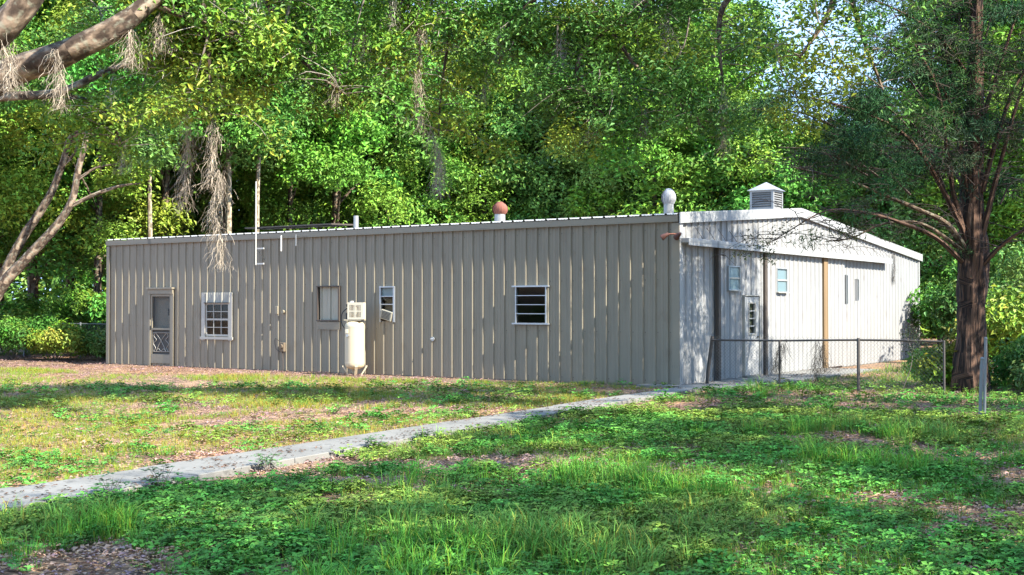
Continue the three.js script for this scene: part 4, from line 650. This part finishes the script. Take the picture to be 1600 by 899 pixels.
// ---------------------------------------------------------------- Spanish moss and vines
function hanging(seed, L, w, n, tint, taper = 0.5) {
  const rnd = RNG(seed), pos = [], idx = [], col = [];
  const spine = (y) => [(noise2(y * 1.7, seed, 3) - 0.5) * w * 0.9, (noise2(y * 1.7, seed, 4) - 0.5) * w * 0.9], girth = (y) => w * (0.25 + 1.1 * noise2(y * 3.1, seed, 5)) * (1 - taper * Math.pow(y / L, 2));
  for (let i = 0; i < n; i++) {
    const top = Math.pow(rnd(), 0.9) * L * 0.92, len = Math.min(L - top, L * 0.05 + 0.12 + rnd() * 0.25), a = rnd() * 6.283, r0 = girth(top) * Math.sqrt(rnd()) * 0.5, s0 = spine(top);
    let x = s0[0] + Math.cos(a) * r0, z = s0[1] + Math.sin(a) * r0, y = -top, vx = Math.cos(a) * 0.008, vz = Math.sin(a) * 0.008; const segs = 9, k = 0.6 + rnd() * 0.8, bw = 0.0022 + rnd() * 0.0022, d = rnd() * 3.14, at = pos.length / 3;
    for (let j = 0; j <= segs; j++) {
      const ww = bw * (1 - j / segs * 0.6); pos.push(x - Math.cos(d) * ww, y, z - Math.sin(d) * ww, x + Math.cos(d) * ww, y + ww * 0.5, z + Math.sin(d) * ww); for (let q = 0; q < 2; q++) col.push(tint[0] * k, tint[1] * k, tint[2] * k);
      if (j) { const b = at + j * 2; idx.push(b - 2, b - 1, b, b - 1, b + 1, b); }
      vx += (rnd() - 0.5) * 0.055; vz += (rnd() - 0.5) * 0.055; vx *= 0.75; vz *= 0.8; x += vx; z += vz; y -= len / segs * (0.2 + rnd() * 1.6);
    }
  }
  const g = new THREE.BufferGeometry(); g.setAttribute('position', new THREE.Float32BufferAttribute(pos, 3)); g.setAttribute('color', new THREE.Float32BufferAttribute(col, 3)); g.setIndex(idx); g.computeVertexNormals(); return g;
}
{
  const tan = [0.40, 0.33, 0.25], gry = [0.36, 0.33, 0.27];
  const list = [
    [-2.95, 5.06, 10.97, 1.9, 0.13, 340, tan, 'long tan moss strand hanging above the roof, left of the pair'],
    [-1.81, 4.5, 11.49, 1.1, 0.13, 240, tan, 'tan moss strand hanging from the same twig as the longest one'],
    [-1.74, 3.75, 11.45, 1.5, 0.14, 330, tan, 'thick tan moss hanging down across the eave of the shed'],
    [-1.15, 6.17, 7.46, 1.55, 0.13, 240, tan, 'slim tan moss strand in the upper middle'], [-0.86, 6.95, 7.88, 0.9, 0.22, 240, tan, 'short clump of moss at the top edge, upper middle'],
    [-1.5, 4.95, 6.47, 1.3, 0.22, 340, gry, 'grey moss curtain hanging above the roof middle'],
    [1.15, 6.4, 6.64, 0.95, 0.15, 200, gry, 'grey moss under the dark oak branch, top right of centre'], [3.53, 5.54, 5.49, 1.4, 0.11, 200, tan, 'slim moss strand beside the patch of open sky'],
    [1.65, 4.85, 6.39, 0.45, 0.13, 120, tan, 'small tuft of moss at a drooping branch tip'], [-2.41, 5.2, 13.6, 0.85, 0.14, 220, tan, 'moss wisp hanging over the thick limb, top left'],
    [-1.55, 5.2, 14.93, 0.9, 0.3, 320, tan, 'dense moss beard at the top left corner'], [-0.91, 6.9, 8.51, 0.7, 0.12, 140, gry, 'short grey moss strand at the top edge'],
    [-2.06, 5.62, 12.8, 0.6, 0.16, 200, tan, 'moss tuft near the tip of the thick limb'], [-1.5, 6.3, 11.0, 0.85, 0.16, 200, gry, 'grey moss among the pale twigs, upper left'],
    [-1.9, 5.86, 12.35, 0.6, 0.12, 160, tan, 'moss wisp right of the thick limb'], [0.13, 6.55, 6.84, 0.65, 0.12, 140, gry, 'moss strand left of the dark oak branch'], [-2.9, 6.0, 11.3, 0.7, 0.10, 90, gry, 'thin moss wisp above the long strands'], [-1.35, 5.6, 9.3, 0.75, 0.10, 90, tan, 'thin moss wisp among the pale twigs, left of centre'], [-1.2, 6.5, 8.9, 0.9, 0.10, 100, tan, 'moss wisp near the top edge, left of centre'], [-0.75, 6.1, 6.1, 0.8, 0.09, 90, gry, 'moss wisp right of the grey curtain'], [2.4, 5.0, 6.1, 0.55, 0.09, 80, gry, 'moss wisp at a low oak twig right of centre'], [-4.85, 5.6, 10.9, 0.7, 0.12, 110, gry, 'moss on the thin dark limb at left'], [-4.9, 4.5, 10.6, 0.6, 0.09, 80, gry, 'moss at the drooping tip below the thin dark limb'],
    [2.73, 6.5, 6.05, 0.8, 0.13, 150, gry, 'moss strand under the dark oak limb']];
  list.forEach(([x, y, z, L, w, n, c, lab], i) => { const m = single('spanish_moss', hanging(800 + i, L, w, Math.round(n * 0.8), c), M.moss, lab, 'moss', 'moss hanging from the oaks'); m.position.set(x, y, z); });
  // dead vines: on the gable under the far rake, on two fence posts
  [[0.06, 3.52, -15.0, 1.1, 0.10, 180, 'dark dead vine hanging on the white gable wall'], [2.05, 1.06, -0.58, 0.75, 0.16, 180, 'dead vine tangled on the thin fence post'], [2.85, 1.04, -0.58, 0.95, 0.12, 160, 'dead vine hanging on the fence before the tan post'], [3.02, 1.04, -0.58, 0.7, 0.1, 130, 'second dead vine hanging beside the tan post']].forEach(([x, y, z, L, w, n, lab], i) => { const m = single('dead_vine', hanging(850 + i, L, w, n, [0.06, 0.048, 0.036], 0.3), M.moss, lab, 'vine', 'dead vines'); m.position.set(x, y, z); if (!i) m.scale.x = 0.4; });
  const sp = [], w = RNG(5); for (let i = 0; i < 10; i++) sp.push([4.65 + w() * 0.35, 0.85 + w() * 0.45, -0.5 + (w() - 0.5) * 0.2, 0.45, 0.035, 0.06, 0.025]);
  const t = thing('vine', 'leafy dark vine sprig on the fence rail by the bush', 'vine'); leaves('foliage', sp, G.oak[0], M.leaf, t, 3); part('stem', tube([[4.6, 0.1, -0.6, 0.008], [4.8, 0.7, -0.55, 0.007], [4.7, 1.2, -0.5, 0.004]], 5, 3), M.twig, t);
}

// ---------------------------------------------------------------- lawn: grass, weeds, fallen leaves
function tuft(seed, n, h, w, spread) {
  const rnd = RNG(seed), pos = [], col = [], nrm = [];
  for (let i = 0; i < n; i++) {
    const a = rnd() * 6.283, r = spread * Math.sqrt(rnd()), x = Math.cos(a) * r, z = Math.sin(a) * r, b = a + (rnd() - 0.5) * 2, hh = h * (0.45 + rnd() * 0.75), lean = hh * (0.15 + rnd() * 0.75), ww = w * (0.7 + rnd() * 0.6), sx = -Math.sin(b) * ww / 2, sz = Math.cos(b) * ww / 2, dx = Math.cos(b), dz = Math.sin(b), k = 0.75 + rnd() * 0.5, y = rnd() < 0.16 ? 2.0 : 1;
    const p = [[x - sx, 0, z - sz], [x + sx, 0, z + sz], [x - sx * 0.8 + dx * lean * 0.3, hh * 0.62, z - sz * 0.8 + dz * lean * 0.3], [x + sx * 0.8 + dx * lean * 0.3, hh * 0.62, z + sz * 0.8 + dz * lean * 0.3], [x + dx * lean, hh * (0.98 - 0.25 * lean / hh), z + dz * lean]];
    for (const j of [0, 1, 3, 0, 3, 2, 2, 3, 4]) { pos.push(...p[j]); col.push(k * y, k, k); }
  }
  const g = new THREE.BufferGeometry(); g.setAttribute('position', new THREE.Float32BufferAttribute(pos, 3)); g.setAttribute('color', new THREE.Float32BufferAttribute(col, 3)); g.computeVertexNormals(); return g;
}
function weed(seed, n, R, h, leaf) {
  const rnd = RNG(seed), pos = [], col = [];
  for (let i = 0; i < n; i++) {
    const a = rnd() * 6.283, r = R * Math.sqrt(rnd()), y = h * (0.35 + 0.65 * rnd()) * (1 - 0.4 * r / R), c = V(Math.cos(a) * r, y, Math.sin(a) * r), k = 0.55 + rnd() * 0.95;
    for (let j = 0; j < 3; j++) {
      const b = a + j * 2.1 + rnd() * 0.4, l = leaf * (0.7 + rnd() * 0.6), d = V(Math.cos(b), (rnd() - 0.35) * 0.6, Math.sin(b)).normalize(), s = V(-Math.sin(b), (rnd() - 0.5) * 0.3, Math.cos(b)), t = c.clone().addScaledVector(d, l), m1 = c.clone().addScaledVector(d, l * 0.5).addScaledVector(s, l * 0.33), m2 = c.clone().addScaledVector(d, l * 0.5).addScaledVector(s, -l * 0.33); m1.y += l * 0.12; m2.y += l * 0.12;
      for (const v of [c, m1, t, c, t, m2]) { pos.push(v.x, v.y, v.z); col.push(k, k, k); }
    }
  }
  const g = new THREE.BufferGeometry(); g.setAttribute('position', new THREE.Float32BufferAttribute(pos, 3)); g.setAttribute('color', new THREE.Float32BufferAttribute(col, 3)); g.computeVertexNormals(); return g;
}
function deadLeaves(seed, n, R) {
  const rnd = RNG(seed), pos = [], col = [];
  for (let i = 0; i < n; i++) {
    const c = V((rnd() - 0.5) * 2 * R, 0.004 + rnd() * 0.018, (rnd() - 0.5) * 2 * R), b = rnd() * 6.283, l = 0.022 + rnd() * 0.03, d = V(Math.cos(b), (rnd() - 0.5) * 0.5, Math.sin(b)), s = V(-Math.sin(b), (rnd() - 0.5) * 0.6, Math.cos(b)), k = 0.55 + rnd() * 0.9, q = rnd();
    const t = c.clone().addScaledVector(d, l), m1 = c.clone().addScaledVector(d, l * 0.5).addScaledVector(s, l * 0.28), m2 = c.clone().addScaledVector(d, l * 0.5).addScaledVector(s, -l * 0.28); m1.y += 0.008; m2.y += 0.006;
    for (const v of [c, m1, t, c, t, m2]) { pos.push(v.x, Math.max(0.002, v.y), v.z); col.push(k, k * (0.9 + 0.15 * q), k * (0.85 + 0.25 * q)); }
  }
  const g = new THREE.BufferGeometry(); g.setAttribute('position', new THREE.Float32BufferAttribute(pos, 3)); g.setAttribute('color', new THREE.Float32BufferAttribute(col, 3)); g.computeVertexNormals(); return g;
}
{
  const rnd = RNG(900), grassA = [], grassB = [], weeds = [], litter = [], E = camera.position;
  const fw = V(0, 0, 0); camera.getWorldDirection(fw); const rt = V(-fw.z, 0, fw.x);
  const onWalk = (x, z, m) => (z > 0.3 && z < 24 && x > walkL(z) - m && x < walkR(z) + m) || (x > 0 && x < 1.55 && z < 0.3 && z > -9);
  const inHouse = (x, z, m) => x < m && x > -LEN - m && z < m && z > -WID - m;
  for (let i = 0; i < 900000; i++) {
    const x = -30 + rnd() * 44, z = -9 + rnd() * 31, dx = x - E.x, dz = z - E.z, D = dx * fw.x + dz * fw.z, S = dx * rt.x + dz * rt.z, p = rnd(), q = rnd(), s = rnd(), kind = rnd();
    if (D < 6.2 || Math.abs(S) > D * 0.44 + 2 || inHouse(x, z, 0.12)) continue;
    const dens = D < 11 ? 1 : D < 16 ? 0.62 : D < 23 ? 0.42 : 0.26; if (p > dens) continue;
    const big = D < 16 ? 1 : D < 23 ? 1.25 : 1.55, c = cover(x, z), y = groundY(x, z), walk = onWalk(x, z, 0.02);
    const st = sstep(0.45, 0.62, fbm(x * 0.9 + 3, z * 0.9 + 77, 330, 3)) * (0.4 + 0.6 * s), g1 = fbm(x * 0.8 + 9, z * 0.8, 301, 3), tall = sstep(0.52, 0.68, fbm(x * 0.55, z * 0.55 + 30, 305, 3)), w1 = sstep(x > walkR(z) ? 0.22 : 0.34, x > walkR(z) ? 0.56 : 0.66, fbm(x * 0.7 + 50, z * 0.7, 311, 3)), yel = 0.85 + 0.5 * fbm(x * 0.3, z * 0.3 + 5, 315, 2) * q;
    if (walk) { if (kind < 0.018 * big) litter.push([x, 0.07, z, 0.9, 0.12, 0.07, 0.045, 0.02]); continue; }
    if (kind < (x > walkR(z) ? 0.52 : 0.62)) {
      if (q < c * (x < walkL(z) ? 0.6 + 0.4 * (1 - w1) : 0.34 + 0.46 * (1 - w1))) { const h = (0.50 + 0.45 * s + 0.75 * tall * g1) * (x < walkL(z) ? 0.62 : 0.95); (h > 1.15 ? grassB : grassA).push([x, y - 0.005, z, h * (h > 1.15 ? 0.8 : 1) * big ** 0.35, ((x < walkL(z) ? 0.17 : 0.115) + (x < walkL(z) ? 0.075 : 0.05) * st) * yel * (0.8 + 0.4 * s), 0.28 * (0.8 + 0.4 * s), 0.035 + 0.02 * st, 0.15]); }
    } else if (kind < 0.80) {
      if (q < c * (0.16 + 0.55 * w1) * (x < walkL(z) ? 0.42 : 1) && D < 27) weeds.push([x, y - 0.01, z, (0.6 + 0.7 * s) * big ** 0.7, 0.145 * (0.6 + 0.5 * q + 0.7 * st), 0.27 * (0.6 + 0.6 * s), 0.045, 0.25]);
    } else if (q < 0.30 + 0.35 * (1 - c)) litter.push([x, y + 0.002, z, 0.8 + 0.5 * s, 0.36 * (0.7 + 0.6 * p), 0.235 * (0.7 + 0.6 * p), 0.15 * (0.7 + 0.6 * s), 0.06]);
  }
  console.log('lawn', grassA.length, grassB.length, weeds.length, litter.length);
  const lawn = (name, items, geo, mat, seed, label, cat) => { const m = leaves(name, items, geo, mat, scene, seed); m.userData.label = label; m.userData.category = cat; };
  lawn('short_grass', grassA, tuft(1, 11, 0.12, 0.006, 0.07), M.grass, 1, 'short green grass covering the yard', 'grass');
  lawn('tall_grass', grassB, tuft(2, 18, 0.26, 0.007, 0.07), M.grass, 2, 'taller grass clumps across the lawn', 'grass');
  lawn('ground_weeds', weeds, weed(3, 12, 0.13, 0.12, 0.042), M.grass, 3, 'broad leaved weeds spread through the lawn', 'weeds');
  lawn('fallen_leaves', litter, deadLeaves(4, 9, 0.14), M.litter, 4, 'brown fallen leaves scattered over the bare soil', 'leaf litter');
  // single plants along the edge of the walk
  for (const [z, off, s, lab] of [[16.75, 0.1, 1.2, 'bright weed at the walk edge nearest the left frame'], [16.1, 0.08, 1.3, 'dark round leaved weed on the walk edge'], [14.6, 0.1, 1.2, 'dark weed overlapping the walk, right of the round leaved one'], [12.6, 0.12, 1.1, 'weed at the walk edge near the shadow stripes'], [11.6, 0.15, 0.9, 'small weed at the walk edge, farthest of the row']]) {
    const t = thing('weed_plant', lab, 'plant', [walkR(z) + off, 0, z]); part('leaf_cluster', weed(Math.round(z * 10), 26, 0.14 * s, 0.22 * s, 0.055), std({ color: lin(0.06, 0.13, 0.04), vertexColors: true, roughness: 0.6, side: THREE.DoubleSide }), t);
    const st = []; for (let k = 0; k < 6; k++) st.push(tube([[0, -0.02, 0, 0.004], [Math.cos(k) * 0.04 * s, 0.08 * s, Math.sin(k) * 0.04 * s, 0.003], [Math.cos(k) * 0.09 * s, 0.16 * s, Math.sin(k) * 0.09 * s, 0.002]], 4, 2)); part('stem', merge(st), M.twig, t);
  }
}

renderer.render(scene, camera);
